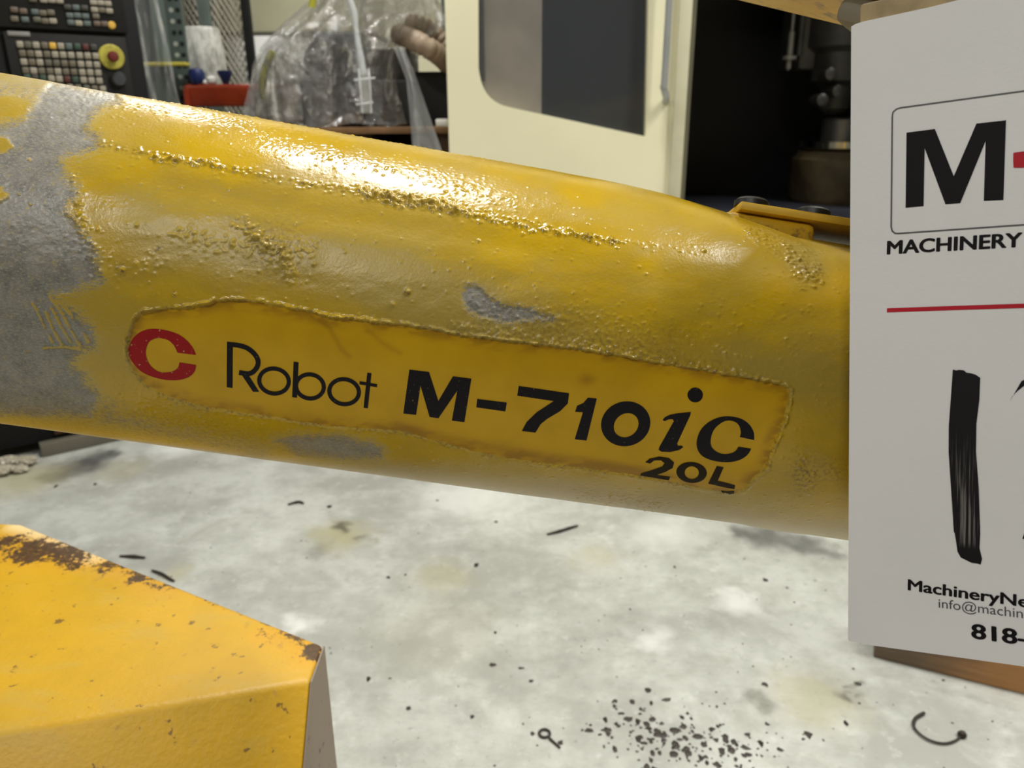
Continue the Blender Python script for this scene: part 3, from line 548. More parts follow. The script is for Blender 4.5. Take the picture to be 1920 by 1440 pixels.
# ------------------------------------------------------------------ yellow box, lower left
TZ = .55
q = {k: hz(*p, TZ) for k, p in dict(A=(605, 1208), B=(581, 1275), D=(0, 1373), E=(40, 982)).items()}
q['D'] = q['B']+(q['D']-q['B'])*1.6; q['G'] = hz(0, 980, TZ); q['G'] = q['E']+(q['G']-q['E'])*14
def box_yellow():
    n = NT('chipped_yellow_paint'); v = n.co('Object'); g = n.new('ShaderNodeNewGeometry'); pos = g.outputs['Position']
    c = n.mix(n.step(n.noise(v, 7., 5, .6), .35, .7), (.50, .285, .006, 1), (.42, .245, .006, 1))
    c = n.mix(n.math('MULTIPLY', n.step(n.noise(n.co('Object', (1, 2.5, 1), (0, 0, .6)), 14., 5, .6), .5, .7), .45), c, (.42, .28, .045, 1))
    def near(p, r): d = n.new('ShaderNodeVectorMath', operation='DISTANCE'); n.put(d.inputs[0], pos); d.inputs[1].default_value = tuple(p); return n.step(d.outputs['Value'], r, r*.1)
    def nearline(p, q_, r):                                  # capsule mask in world space
        p = np.array(p); q_ = np.array(q_); d = q_-p; L = np.linalg.norm(d); d /= L
        s1 = n.new('ShaderNodeVectorMath', operation='SUBTRACT'); n.put(s1.inputs[0], pos); s1.inputs[1].default_value = tuple(p)
        dp = n.new('ShaderNodeVectorMath', operation='DOT_PRODUCT'); n.put(dp.inputs[0], s1.outputs[0]); dp.inputs[1].default_value = tuple(d)
        t = n.math('MINIMUM', n.math('MAXIMUM', dp.outputs['Value'], 0.), float(L))
        sc = n.new('ShaderNodeVectorMath', operation='SCALE'); sc.inputs[0].default_value = tuple(d); n.put(sc.inputs['Scale'], t)
        ds_ = n.new('ShaderNodeVectorMath', operation='DISTANCE'); n.put(ds_.inputs[0], s1.outputs[0]); n.put(ds_.inputs[1], sc.outputs[0])
        return n.step(ds_.outputs['Value'], r, r*.1)
    T = lambda x, y: hz(x, y, TZ)
    big = n.math('MAXIMUM', n.math('MAXIMUM', n.math('MULTIPLY', nearline(T(10, 1020), T(70, 1040), .055), .95), nearline(T(70, 1020), T(150, 1050), .045)), n.math('MULTIPLY', nearline(T(150, 1040), T(320, 1100), .035), .8))
    big = n.math('MAXIMUM', big, near(T(585, 1222), .035)); big = n.math('MAXIMUM', big, n.math('MULTIPLY', nearline(T(500, 1190), T(600, 1215), .028), .7))
    big = n.math('MAXIMUM', big, n.math('MULTIPLY', nearline(T(180, 1040), T(605, 1208), .012), .62))
    low = q['B']+(0, 0, -.12); big = n.math('MAXIMUM', big, n.math('MULTIPLY', near(low, .09), .55))
    k = n.math('ADD', n.math('MULTIPLY', big, .25), n.math('ADD', n.math('MULTIPLY', n.noise(v, 42., 6, .72), .55), n.math('MULTIPLY', n.noise(v, 190., 4, .7), .45)))
    rust = n.mix(n.step(n.noise(v, 120., 3), .4, .6), (.018, .010, .010, 1), (.05, .024, .018, 1))
    pale = nearline(T(40, 984), T(185, 1042), .03); c = n.mix(n.math('MULTIPLY', pale, .7), c, (.82, .68, .38, 1))
    c = n.mix(n.math('MULTIPLY', big, .3), c, (.62, .25, .02, 1))
    c = n.mix(n.math('MULTIPLY', n.step(k, .665, .72), .92), c, rust)
    c = n.mix(n.math('MULTIPLY', n.step(n.noise(v, 75., 3, .6), .655, .70), .85), c, (.12, .06, .012, 1))
    c = n.mix(n.math('MULTIPLY', n.step(n.noise(n.co('Object', (1.2, 1, 1), (0, 0, 1)), 38., 3, .6), .66, .72), .55), c, (.35, .2, .03, 1))
    n.set(Base_Color=c, Roughness=.46, Normal=n.bump(n.noise(v, 160., 4), .4, .0015)); return n.m
YBOX = box_yellow()
ybox = empty('machine_cabinet', ((q['A']+q['E'])[0]/2, (q['A']+q['E'])[1]/2, 0), 'yellow painted steel cabinet with rust chipped top edge and corner, below the robot arm', 'cabinet')
Aq, Bq, Dq, Eq, Gq = (q[k] for k in 'ABDEG')
def down(p, px, py, z):                                      # a lower point of a sloping edge
    t = hz(px, py, z); return p+(t-p)*(TZ/(TZ-z))
nb = np.cross(Bq-Aq, (0, 0, 1.)); t_ = hp(567, 1440, Aq, nb); b2 = Bq+(t_-Bq)*(TZ/(TZ-t_[2])); b2[2] = 0; a2 = Aq*1; a2[2] = 0; d2_ = Dq+(b2-Bq); d2_[2] = 0
g2 = Gq*1; g2[2] = 0; e2_ = Eq*1; e2_[2] = 0
t_in = .004
body = MB(); body.add([Aq, Bq, Dq, Gq, Eq, a2, b2, d2_, g2, e2_], [(0, 1, 2, 3, 4), (1, 2, 7, 6), (2, 3, 8, 7), (3, 4, 9, 8), (4, 0, 5, 9), (5, 6, 7, 8, 9), (0, 1, 6, 5)])
body.build('body', YBOX, ybox, bevel=.005, seg_=4)
# end plate, bare grey-brown primer, 1 mm proud of the body's end
nrm = np.cross(Bq-Aq, a2-Aq); nrm /= np.linalg.norm(nrm); nrm *= np.sign(nrm[0])
sw = lambda p, q_, t: p+(q_-p)*t
ep = [Aq+(0, 0, -.002), Bq+(0, 0, -.002), b2+(0, 0, .002), a2+(0, 0, .002)]
epn = NT('grey_brown_primer'); v = epn.co(); epn.set(Base_Color=epn.mix(epn.step(epn.noise(v, 70., 5, .7), .6, .68), srgb(128, 114, 99), (.03, .02, .018, 1)), Roughness=.6)
MB().prism([p+nrm*.0002 for p in ep], nrm*.0016).build('end_plate', epn.m, ybox).__setitem__('label', 'bare grey brown end face')

# ------------------------------------------------------------------ wood skid and small things on the floor
WOOD = NT('skid_wood'); v = WOOD.co('Object', (1, 1, 1)); gz = WOOD.noise(WOOD.co('Object', (2, 2, 30)), 3., 5, .6)
wp = np.array([hz(1637, 1232), hz(1920, 1302)]); wd_ = wp[1]-wp[0]; wd_ /= np.linalg.norm(wd_); wn_ = np.array([-wd_[1], wd_[0], 0])
skid = empty('wood_skid', wp[0], 'brown wooden skid beam lying on the concrete under the paper sign', 'beam')
dpn = WOOD.new('ShaderNodeVectorMath', operation='DOT_PRODUCT'); WOOD.put(dpn.inputs[0], v); dpn.inputs[1].default_value = tuple(wd_)
ag = WOOD.step(WOOD.math('ADD', dpn.outputs['Value'], WOOD.math('MULTIPLY', gz, .12)), .12, .3)
WOOD.set(Base_Color=WOOD.mix(ag, WOOD.mix(gz, srgb(95, 80, 66), srgb(140, 122, 104)), WOOD.mix(gz, srgb(176, 120, 70), srgb(205, 160, 110))), Roughness=.75)
MB().box(wp[0]+wd_*.6+wn_*.05+np.array([0, 0, .045]), (.6, .05, .045), (wd_, wn_, (0, 0, 1))).build('plank', WOOD.m, skid, bevel=.003)
wire = MB(); pts = catmull([hz(x, y)+(0, 0, .004) for x, y in [(1732, 1340), (1716, 1350), (1713, 1365), (1725, 1380), (1745, 1392), (1770, 1397), (1790, 1392), (1802, 1383)]], 4, False)
RUST = plain('dark_rusty_steel', (52, 46, 40), .5, .4)
wire.tube(pts, [.002+.0012*(i < 8) for i in range(len(pts))], 8)
wire.lathe(hz(1803, 1381)+(0, 0, .0), (0, 0, 1), [(.007, 0), (.008, .006), (.005, .010)], 8)
tag(wire.build('bent_wire', RUST, smooth=50), 'dark bent wire hook lying on the concrete below the wooden skid', 'wire')
def ringp(px, py, r, w_): c = hz(px, py)+(0, 0, w_*1.02); return [c+r*np.array([math.cos(t), math.sin(t), 0]) for t in np.linspace(0, 2*math.pi, 25)]
mb = MB(); mb.tube(ringp(1021, 1377, .0095, .0025), .0025, 8, False); mb.tube([hz(1030, 1386)+(0, 0, .0025), hz(1050, 1404)+(0, 0, .0025)], [.0025, .0018], 8)
tag(mb.build('ring_pin', RUST, smooth=50), 'small dark ring pin lying flat on the concrete floor', 'pin')
for (x0_, y0_, x1_, y1_, nm, lb) in [(1026, 1004, 1086, 988, 'metal_chip', 'long dark metal shaving on the floor under the middle of the arm'), (540, 948, 572, 946, 'metal_chip', 'curled dark shaving on the floor nearest the arm'), (225, 1045, 275, 1048, 'metal_chip', 'dark flake on the floor beyond the rusty cabinet edge'), (285, 1072, 330, 1092, 'metal_chip', 'dark sliver right beside the cabinet edge')]:
    a_, b_ = hz(x0_, y0_), hz(x1_, y1_); n0 = 7
    pts = [a_+(b_-a_)*t+np.array([.004*math.sin(5*t), (.012*math.sin(3.1*t) if x0_ == 540 else 0), .004]) for t in np.linspace(0, 1, n0)]
    tag(MB().tube(pts, [.0025+.003*math.sin(3.1*t)*random.uniform(.5, 1) for t in np.linspace(0, 1, n0)], 6).build(nm, RUST, smooth=50), lb, 'metal shaving', )
# uncountable specks of swarf: one object
mb = MB()
def speck(px, py, r):
    c = hz(px, py); k = random.randint(5, 7); a0_ = random.random()*6
    rr = [r*random.uniform(.5, 1.2) for _ in range(k)]; ax = random.uniform(.5, 1.3)
    v = [c+np.array([rr[i]*ax*math.cos(a0_+i*6.283/k), rr[i]*math.sin(a0_+i*6.283/k), .0004]) for i in range(k)]+[c+np.array([0, 0, .0004+r*.35])]
    mb.add(v, [(i, (i+1) % k, k) for i in range(k)]+[tuple(range(k))[::-1]])
for _ in range(230):
    t = rng.normal(0, 1, 2); speck(1275+98*t[0], 1385+32*t[1]+.12*98*t[0], random.choice([.0025, .003, .004, .006, .0085]))
for _ in range(170): speck(random.uniform(250, 1900), 860+random.random()**1.0*580, random.choice([.0015, .002, .0025, .0035]))
for p in [(928, 1186, .006), (925, 1247, .009), (978, 1253, .005), (995, 1277, .007), (690, 1274, .008), (765, 1329, .007), (885, 1345, .006), (893, 1060, .010), (728, 1083, .008), (760, 1078, .007), (618, 950, .012), (1435, 1087, .009), (1265, 1063, .006), (820, 938, .006), (930, 978, .007), (1182, 1143, .004), (105, 912, .012), (178, 908, .01), (1475, 1102, .005), (1585, 1356, .009), (1515, 1378, .010), (1435, 1284, .008), (1610, 1283, .009)]: speck(*p)
tag(mb.build('swarf', RUST, smooth=40), kind='stuff')
mb = MB()
for k, (x, y, r) in enumerate([(18, 876, .046), (50, 872, .04), (4, 890, .042), (38, 886, .03)]):
    c = hz(x, y)+(0, 0, r*.42); bm = bmesh.new(); bmesh.ops.create_icosphere(bm, subdivisions=4, radius=1)
    for q_ in bm.verts:
        p = np.array(q_.co[:]); g = 1-.55*abs(2*float(fbm(np.array(p[0]*2.2+p[2]*1.7+k*5), np.array(p[1]*2.2-p[2]*1.3+9), 3, 5+k))-1)-.25*abs(2*float(vnoise(np.array(p[0]*6+20), np.array((p[1]+p[2])*6+20), k))-1)
        q_.co = Vector(c+p*np.array([r, r*.8, r*.42])*g)
    bm.verts.index_update(); mb.add([v_.co[:] for v_ in bm.verts], [[v_.index for v_ in f_.verts] for f_ in bm.faces]); bm.free()
tag(mb.build('crumpled_plastic', plain('dirty_plastic', (168, 160, 142), .3), smooth=60), 'crumpled dirty plastic scrap on the floor beside the dark console base', 'plastic scrap')

# ------------------------------------------------------------------ dark machine console, upper left
cu = np.array([.8, .6, 0]); cn = np.array([.6, -.8, 0]); cz = np.array([0, 0, 1.]); cp = hz(60, 855)
def oncon(px, py, off=0.): return hp(px, py, cp, cn)+cn*off
def c2(px, py): p = oncon(px, py)-cp; return p@cu, p[2]
def CQ(x, z, off=0.): return cp+cu*x+cz*z+cn*off
con = empty('control_console', CQ(-.2, 0, -.3), 'dark grey machine control console with rows of pale keys and a yellow ringed stop button', 'control console')
xa, xb = c2(-420, 100)[0], c2(268, 100)[0]
CONB = plain('console_black', (16, 16, 17), .6, spec=.25); CONP = plain('console_panel', (31, 30, 28), .55, var=.15, spec=.2)
MB().box(CQ((xa+xb)/2, 1.02, -.3), ((xb-xa)/2, .3, .98), (cu, cn, cz)).build('housing', CONB, con, bevel=.008)
RB = plain('rust_brown_skirt', (74, 44, 28), .6, var=.3)
xa2 = xa; xa = c2(-60, 100)[0]
MB().box(CQ((xa+xb)/2+.04, .17, .008), ((xb-xa)/2+.03, .006, .11), (cu, cn, cz)).build('skirt', RB, con, bevel=.002).__setitem__('label', 'rusty brown lower skirt')
MB().box(CQ((xa+xb)/2+.06, .022, .02), ((xb-xa)/2+.10, .02, .022), (cu, cn, cz)).build('base_rail', plain('grey_rail', (98, 94, 82), .5), con, bevel=.003)
x0c, x1c = c2(10, 90)[0], c2(236, 90)[0]; zs = c2(120, 61)[1]
MB().box(CQ((x0c+x1c)/2-.02, zs+.006+.20, .008), ((x1c-x0c)/2+.03, .009, .20), (cu, cn, cz)).build('upper_panel', CONP, con, bevel=.003)
MB().box(CQ((x0c+x1c)/2, zs-.006-.20, .008), ((x1c-x0c)/2, .009, .20), (cu, cn, cz)).build('lower_panel', CONP, con, bevel=.003)
kc = dict(w=(148, 140, 124), g=(88, 86, 72), d=(58, 56, 48), y=(206, 164, 66), r=(78, 36, 28), n=(48, 68, 54), b=(84, 94, 92), p=(98, 82, 70), k=(100, 92, 76))
kmat = {k: plain('key_'+{'w': 'white', 'g': 'grey', 'd': 'dark', 'y': 'yellow', 'r': 'red', 'n': 'green', 'b': 'blue_grey', 'p': 'tan', 'k': 'khaki'}[k], c, .5, var=.1, vs_=90) for k, c in kc.items()}
kmesh = {}
def key(px, py, c, w_=.0088, h_=.0088):
    k = (c, w_, h_)
    x, z = c2(px, py)
    if k not in kmesh:
        o = MB().box((0, 0, 0), (w_, .005, h_), (cu, cn, cz)).build('key', kmat[c], None, bevel=.003); kmesh[k] = o.data; o.parent = con
    else:
        o = bpy.data.objects.new('key', kmesh[k]); COL.objects.link(o); o.parent = con
    o.location = tuple(CQ(x, z, .02)-rootloc(con))
Z1 = lambda x, y: (x/7.385, y/7.385)
rows = [('wgwkywbnrd', 270, 622, 1272, 662, 0), ('kkwkwwwwww', 305, 745, 1300, 782, 0), ('wkwggkkwww', 325, 862, 1318, 900, 0), ('kwkkwkkwww', 350, 980, 1335, 1012, 0), ('ndnwwrnwww', 372, 1075, 1352, 1122, 0), ('ggkgkwkgkw', 395, 1185, 1400, 1235, 0)]
for cols, xa_, ya_, xb_, yb_, _ in rows:
    for i, c in enumerate(cols):
        t = i/9.; sh_ = 12 if i > 6 else (0 if i < 3 else 6); key(*Z1(xa_+(xb_-xa_)*t+sh_-6, ya_+(yb_-ya_)*t), c)
for x, y, c in [(185, 145, 'p'), (310, 165, 'p'), (190, 270, 'k'), (335, 280, 'b'), (470, 175, 'b'), (580, 190, 'k'), (690, 185, 'k'), (500, 280, 'g'), (610, 300, 'k'), (720, 300, 'w'), (920, 110, 'd'), (1035, 115, 'b'), (1150, 120, 'd'), (950, 225, 'b'), (1055, 225, 'b'), (1165, 235, 'b'), (965, 320, 'b'), (1075, 330, 'w'), (1190, 335, 'b'),
                (1275, 45, 'w'), (1375, 50, 'w'), (1475, 60, 'w'), (1290, 145, 'w'), (1390, 150, 'k'), (1495, 160, 'w'), (1310, 235, 'k'), (1325, 335, 'p'), (1430, 340, 'p'), (440, 0, 'k'), (590, 12, 'w'), (700, 14, 'w'), (810, 22, 'w'), (1260, -50, 'k'), (1365, -45, 'k'), (1465, -40, 'k')]: key(*Z1(x, y), c, .0098, .0072)
mb = MB(); mb.lathe(oncon(*Z1(1528, 358), .016), cn, [(.011, 0), (.011, .006), (.008, .009)], 16); mb.build('indicator_lamp', kmat['y'], con, smooth=40)
mb = MB(); x, z = c2(*Z1(250, 475)); mb.box(CQ(x, z, .018), (.028, .002, .006), (cu, cn, cz)); mb.build('name_plate', plain('plate_grey', (130, 128, 124), .4), con, bevel=.001)
es = oncon(*Z1(1525, 795), .016)
MB().lathe(es, cn, [(.036, 0), (.036, .008), (.033, .011), (.012, .011)], 32).build('stop_button_ring', plain('ring_yellow', (178, 168, 66), .5, var=.3, vs_=60), con, smooth=40)
MB().lathe(es, cn, [(.010, .010), (.010, .020), (.0155, .022), (.0155, .032), (.012, .037), (.004, .038)], 24).build('stop_button', plain('button_red', (96, 26, 12), .5), con, smooth=40)
MB().lathe(oncon(*Z1(1620, 1100), .016), cn, [(.022, 0), (.022, .012), (.018, .022), (.004, .023)], 20).build('selector_knob', plain('knob_grey', (58, 60, 62), .35), con, smooth=40)

# ------------------------------------------------------------------ pallet rack, mesh screen and what stands there
YR = 3.45
def onY(px, py, y=YR): return hy(px, py, y)
GRN = plain('rack_green', (90, 102, 96), .5, var=.2, vs_=14)
rack = empty('pallet_rack', (hy(330, 200, YR)[0], YR, 0), 'green perforated steel pallet rack upright carrying a red orange beam', 'pallet rack')
zb0, zb1 = hy(410, 200, YR)[2], hy(410, 158, YR)[2]
def post(px, y): 
    x = hy(px, 100, y)[0]; MB().box((x, y, 1.4), (.026, .02, 1.4)).build('upright', GRN, rack, bevel=.003)
    MB().box((x+.062, y+.012, 1.4), (.030, .006, 1.4)).build('upright_web', plain('rack_green_dark', (80, 92, 88), .5), rack)
    return x
xp = post(308, YR)
HOLE = plain('hole_black', (14, 15, 16), .8); LHOLE = plain('hole_light', (170, 176, 165), .6)
hm = None
for k in range(16):
    for dx_, mt in ((.076, HOLE), (.050, LHOLE if k % 3 else HOLE)):
        o = MB().lathe((xp+dx_, YR+.006, 1.0+k*.042), (0, -1, 0), [(.0095, 0), (.0095, .0012)], 10).build('bolt_hole', mt, rack)
x2 = hy(838, 140, 2.5)[0]-.06
MB().box((x2, YR, 1.4), (.026, .02, 1.4)).build('upright', GRN, rack, bevel=.003)
ORG = plain('beam_red_orange', (146, 54, 28), .3, var=.25, vs_=20)
xl_, xr_ = hy(350, 178, YR)[0], x2
prof = [(YR-.03, zb0), (YR-.03, zb1-.012), (YR-.022, zb1), (YR+.02, zb1), (YR+.02, zb0)]
mb = MB(); n5 = len(prof); mb.prism([(xl_, y, z) for y, z in prof], (xr_-xl_, 0, 0)); mb.build('beam', ORG, rack, bevel=.006, seg_=3).__setitem__('label', 'red orange load beam')
MB().box((xl_+.012, YR-.005, zb0-.02), (.012, .03, .09)).build('beam_bracket', ORG, rack, bevel=.003)
MB().box(((xl_+xr_)/2, YR+.28, zb1-.012), ((xr_-xl_)/2, .25, .008)).build('shelf_deck', plain('deck_grey', (140, 138, 128), .6), rack)
MB().box((xp, YR+.52, 1.4), (.026, .02, 1.4)).build('upright', GRN, rack, bevel=.003); MB().box((x2, YR+.52, 1.4), (.026, .02, 1.4)).build('upright', GRN, rack, bevel=.003)
for zz in (.35, .85, zb0-.06): MB().box((xp, YR+.26, zz), (.012, .26, .012)).build('brace', GRN, rack); MB().box((x2, YR+.26, zz), (.012, .26, .012)).build('brace', GRN, rack)
xd = [hy(246, 90, 4.5)[0], hy(372, 90, 4.5)[0]]
dcb = empty('dark_backing_cabinet', (sum(xd)/2, 4.6, 0), 'added dark grey green cabinet filling the dark gap behind the green rack upright', 'cabinet')  # dark body added to fill the dark gap behind the film
MB().box((sum(xd)/2, 4.62, 1.1), ((xd[1]-xd[0])/2, .2, 1.1)).build('body', plain('cabinet_dark', (46, 50, 48), .6, spec=.3), dcb, bevel=.006)
MB().box((sum(xd)/2, 4.412, 1.1), ((xd[1]-xd[0])/2-.03, .008, 1.04)).build('door', plain('cabinet_dark_door', (54, 58, 55), .55, spec=.3), dcb, bevel=.004)
# yellow strap round the rack upright
ys = [hy(272, 120, YR-.05), hy(352, 121, YR-.05)]
tag(MB().box(((ys[0]+ys[1])/2), (abs(ys[1][0]-ys[0][0])/2, .026, .0065)).build('yellow_strap', plain('strap_yellow', (196, 182, 66), .5, var=.2), bevel=.003), 'yellow strap tied across the green rack upright', 'strap')
# hanging film left of the rack
FILM = NT('clear_film'); v = FILM.co(); fz = FILM.noise(FILM.co('Object', (14, 14, 2)), 3., 5, .6)
FILM.set(Base_Color=(.75, .76, .74, 1), Roughness=.16, Alpha=FILM.math('ADD', .08, FILM.math('MULTIPLY', FILM.step(fz, .48, .72), .5)), Normal=FILM.bump(fz, .6, .01)); FILM = FILM.m
mb = MB(); xs0, xs1 = hy(258, 90, YR-.14)[0], hy(318, 90, YR-.14)[0]; nn = 40; vv_ = []; ff = []
for i in range(nn+1):
    t = i/nn
    for z in np.linspace(.75, 1.75, 12): vv_.append((xs0+(xs1-xs0)*t+.02*math.sin(z*6+t*9), YR-.14+.014*math.sin(t*34)+.01*math.sin(t*17+z*5), z))
for i in range(nn):
    for j in range(11): ff.append((i*12+j, (i+1)*12+j, (i+1)*12+j+1, i*12+j+1))
mb.add(vv_, ff); mb.tube([(xs0-.02, YR-.14, 1.75), (xs1+.02, YR-.06, 1.75), (xp, YR-.02, 1.75)], .006, 6)
tag(mb.build('hanging_film', FILM, smooth=60), 'clear plastic film hanging beside the green rack upright', 'plastic film')
# wrapped roll on the rack
ROLL = NT('stretch_wrap'); v = ROLL.co('Object', (1, 1, .4), (0, .5, 0)); rn = ROLL.noise(v, 40., 5, .7); ROLL.set(Base_Color=ROLL.mix(ROLL.step(rn, .35, .65), srgb(150, 150, 142), srgb(205, 205, 198)), Roughness=.28, Normal=ROLL.bump(rn, .6, .006)); ROLL = ROLL.m
rc = hy(388, 158, YR+.16); rc[2] = zb1-.004; hr = hy(388, 52, YR+.16)[2]-rc[2]; rw = (hy(428, 120, YR+.16)[0]-hy(350, 120, YR+.16)[0])/2
tag(MB().lathe(rc, (0, 0, 1), [(rw*.94, 0), (rw, .02), (rw, hr*.62), (rw*.92, hr*.72), (rw*.9, hr*.95), (rw*.84, hr), (rw*.3, hr*1.0)], 28).build('wrapped_roll', ROLL, smooth=40), 'upright roll in pale stretch wrap standing behind the red orange beam', 'roll')
BLU = plain('navy_blue', (26, 40, 92), .4); WHT = plain('white_plastic', (240, 238, 232), .35)
def rest(px, py): p = hy(px, py, YR); p[2] = zb1; return p
c = rest(370, 150); tag(MB().lathe(c, (0, 0, 1), [(.026, 0), (.032, .01), (.034, .04), (.026, .058), (.008, .064)], 18).build('blue_canister', BLU, smooth=40), 'round navy blue canister on the red orange beam, left of the white spool', 'canister')
c = rest(423, 150); tag(MB().lathe(c, (0, 0, 1), [(.012, 0), (.016, .012), (.030, .04), (.030, .052), (.006, .054)], 18).build('blue_funnel', BLU, smooth=40), 'navy blue funnel shaped fitting on the red orange beam', 'fitting')
c = rest(397, 150); mb = MB(); mb.lathe(c, (0, 0, 1), [(.012, 0), (.02, .008), (.021, .022), (.012, .032), (.003, .034)], 16); mb.lathe(c+(-.028, -.004, 0), (0, 0, 1), [(.008, 0), (.011, .006), (.008, .016), (.002, .018)], 12)
tag(mb.build('white_spool', WHT, smooth=40), 'small white spool on the red orange beam between blue fittings', 'spool')
# expanded mesh screen
YM = 4.3; xm0, xm1 = hy(352, 90, YM)[0], hy(468, 90, YM)[0]
scr = empty('mesh_screen', ((xm0+xm1)/2, YM, 0), 'tall expanded metal mesh screen with a black post behind the red beam', 'screen')
mb = MB(); st_ = .026; zt_, zb_ = 2.2, .25; wdt = xm1-xm0
for sgn in (-1, 1):
    k = -int((zt_-zb_)/st_)-2
    for i in range(-90, 90):
        x_ = xm0+i*st_
        za, zc_ = zb_, zt_
        xa_, xb_ = x_, x_+sgn*(zt_-zb_)*.55
        pa, pb_ = np.array([xa_, za]), np.array([xb_, zc_])
        ts = [0, 1]; d = pb_-pa
        tt = sorted(((xm0-pa[0])/d[0], (xm1-pa[0])/d[0])); l0, l1 = max(0, tt[0]), min(1, tt[1])
        if l1-l0 < .01: continue
        p0_, p1_ = pa+d*l0, pa+d*l1
        mb.tube([(p0_[0], YM+.004*sgn, p0_[1]), (p1_[0], YM+.004*sgn, p1_[1])], .0042, 4, False)
o = mb.build('wire_mesh', plain('mesh_zinc', (178, 172, 158), .5, .2), scr); o['kind'] = 'stuff'
bk = hy(468, 60, YM)[0]; MB().box((bk, YM-.02, 1.25), (.02, .02, 1.25)).build('black_post', CONB, scr, bevel=.003)
MB().box((xm0, YM, 1.25), (.015, .015, 1.25)).build('side_post', plain('post_grey', (120, 118, 106), .5), scr, bevel=.003)
MB().box((hy(418, 60, YM)[0], YM+.012, 1.25), (.006, .006, 1.25)).build('mid_post', plain('post_khaki', (96, 92, 76), .5), scr)
# pale storage cabinet behind, added white box standing for a glossy highlight
YB = 4.9
zt_ = hy(520, 68, YB)[2]; xk0, xk1 = hy(380, 60, YB)[0], hy(700, 60, YB)[0]
cab = empty('storage_cabinet', ((xk0+xk1)/2, YB+.25, 0), 'pale grey storage cabinet with a dark top seam far behind the wrapped machine', 'cabinet')
CABM = plain('cabinet_white', (222, 222, 214), .5, var=.04)
MB().box(((xk0+xk1)/2, YB+.25, zt_/2), ((xk1-xk0)/2, .25, zt_/2)).build('body', CABM, cab, bevel=.005)
MB().box(((xk0+xk1)/2, YB+.25, zt_+.012), ((xk1-xk0)/2+.01, .26, .012)).build('top_trim', plain('trim_dark', (92, 92, 80), .5), cab)
MB().box(((xk0+xk1)/2, YB+.25, zt_+.024+.6), ((xk1-xk0)/2, .24, .6)).build('upper_body', plain('khaki_upper', (200, 196, 166), .5, var=.05), cab, bevel=.005)
wb = hy(503, 92, YB-.2); tag(MB().box((wb[0], YB-.17, wb[2]/2+.03), (.07, .12, wb[2]/2+.03)).build('highlight_box', plain('highlight_white', (250, 250, 248), .4, var=.02), bevel=.006), 'tall added white box standing for a bright highlight against the pale storage cabinet', 'box')

# ------------------------------------------------------------------ wrapped machine on a pallet and crate
YP = 2.95
zp = hy(650, 238, YP-.2)[2]; x0p, x1p = hy(480, 200, YP-.25)[0], hy(845, 200, YP-.25)[0]
CW = plain('crate_wood', (126, 92, 58), .75, var=.35, vs_=12); CWD = plain('crate_wood_dark', (74, 52, 34), .8, var=.3, vs_=12)
crate = empty('wooden_crate', ((x0p+x1p)/2, YP, 0), 'slatted wooden crate standing under the plastic wrapped machine', 'crate')
zc_ = zp-.135
for yy in (YP-.30, YP+.30):
    for k in range(7): MB().box(((x0p+x1p)/2, yy, zc_*(k+.5)/7), ((x1p-x0p)/2, .01, zc_/14-.006)).build('plank', CW, crate, bevel=.002)
for xx in (x0p+.04, (x0p+x1p)/2, x1p-.04):
    for yy in (YP-.27, YP+.27): MB().box((xx, yy, zc_/2), (.04, .02, zc_/2)).build('batten', CW, crate)
pal = empty('wooden_pallet', ((x0p+x1p)/2, YP, zc_), 'worn brown wooden pallet under the plastic wrapped machine', 'pallet')
for k in range(6): MB().box(((x0p+x1p)/2, YP-.29+k*.116, zp-.01), ((x1p-x0p)/2, .046, .01)).build('board', CW, pal, bevel=.002)
for xx in (x0p+.05, (x0p+x1p)/2, x1p-.05): MB().box((xx, YP, zp-.07), (.045, .31, .05)).build('stringer', CWD, pal, bevel=.003)
MB().box(((x0p+x1p)/2, YP+.27, zp-.07), ((x1p-x0p)/2, .01, .048)).build('board', CWD, pal)  # dark backing strip added so the gaps in the pallet read dark
for k in range(3): MB().box(((x0p+x1p)/2, YP-.26+k*.26, zp-.1275), ((x1p-x0p)/2, .05, .0075)).build('board', CWD, pal, bevel=.002)
# the machine inside
mot = empty('shrouded_machine', (hy(660, 200, YP)[0], YP, zp), 'dark grey machine head sitting on the pallet under clear plastic', 'machine')
GM = plain('machine_grey', (42, 43, 47), .45, var=.2); GL = plain('machine_grey_light', (92, 98, 104), .4)
def bx(x0_, y0_, x1_, y1_, yw, dep, nm, mat, bev=.01):
    p0_, p1_ = hy(x0_, y0_, yw), hy(x1_, y1_, yw); z0_ = max(min(p0_[2], p1_[2]), zp); z1_ = max(p0_[2], p1_[2])
    MB().box(((p0_[0]+p1_[0])/2, yw+dep/2, (z0_+z1_)/2), (abs(p1_[0]-p0_[0])/2, dep/2, (z1_-z0_)/2)).build(nm, mat, mot, bevel=bev, seg_=3)
bx(560, 150, 775, 242, YP-.16, .36, 'machine_base', GM); bx(640, 92, 770, 160, YP-.10, .28, 'gearbox', plain('gearbox_grey', (60, 57, 58), .45)); bx(585, 60, 680, 152, YP-.12, .24, 'motor_block', GL)
mcy = hy(615, 120, YP-.14); MB().lathe(mcy, (0, -1, 0), [(.075, -.05), (.075, .03), (.06, .04), (.03, .042)], 26).build('motor_flange', GM, mot, smooth=40)
mp = hy(520, 215, YP); mp[2] = zp; MB().lathe(mp, (0, 0, 1), [(.07, 0), (.07, .02), (.05, .03), (.05, .11), (.02, .13)], 20).build('pump', plain('pump_grey', (150, 142, 128), .5), mot, smooth=40)
fo = hy(663, 250, YP-.24); fo[2] = zp+.035; MB().lathe(fo, (0, -1, .0), [(.035, -.04), (.035, .01), (.018, .012)], 20).build('foot_roller', BLACK, mot, smooth=40)
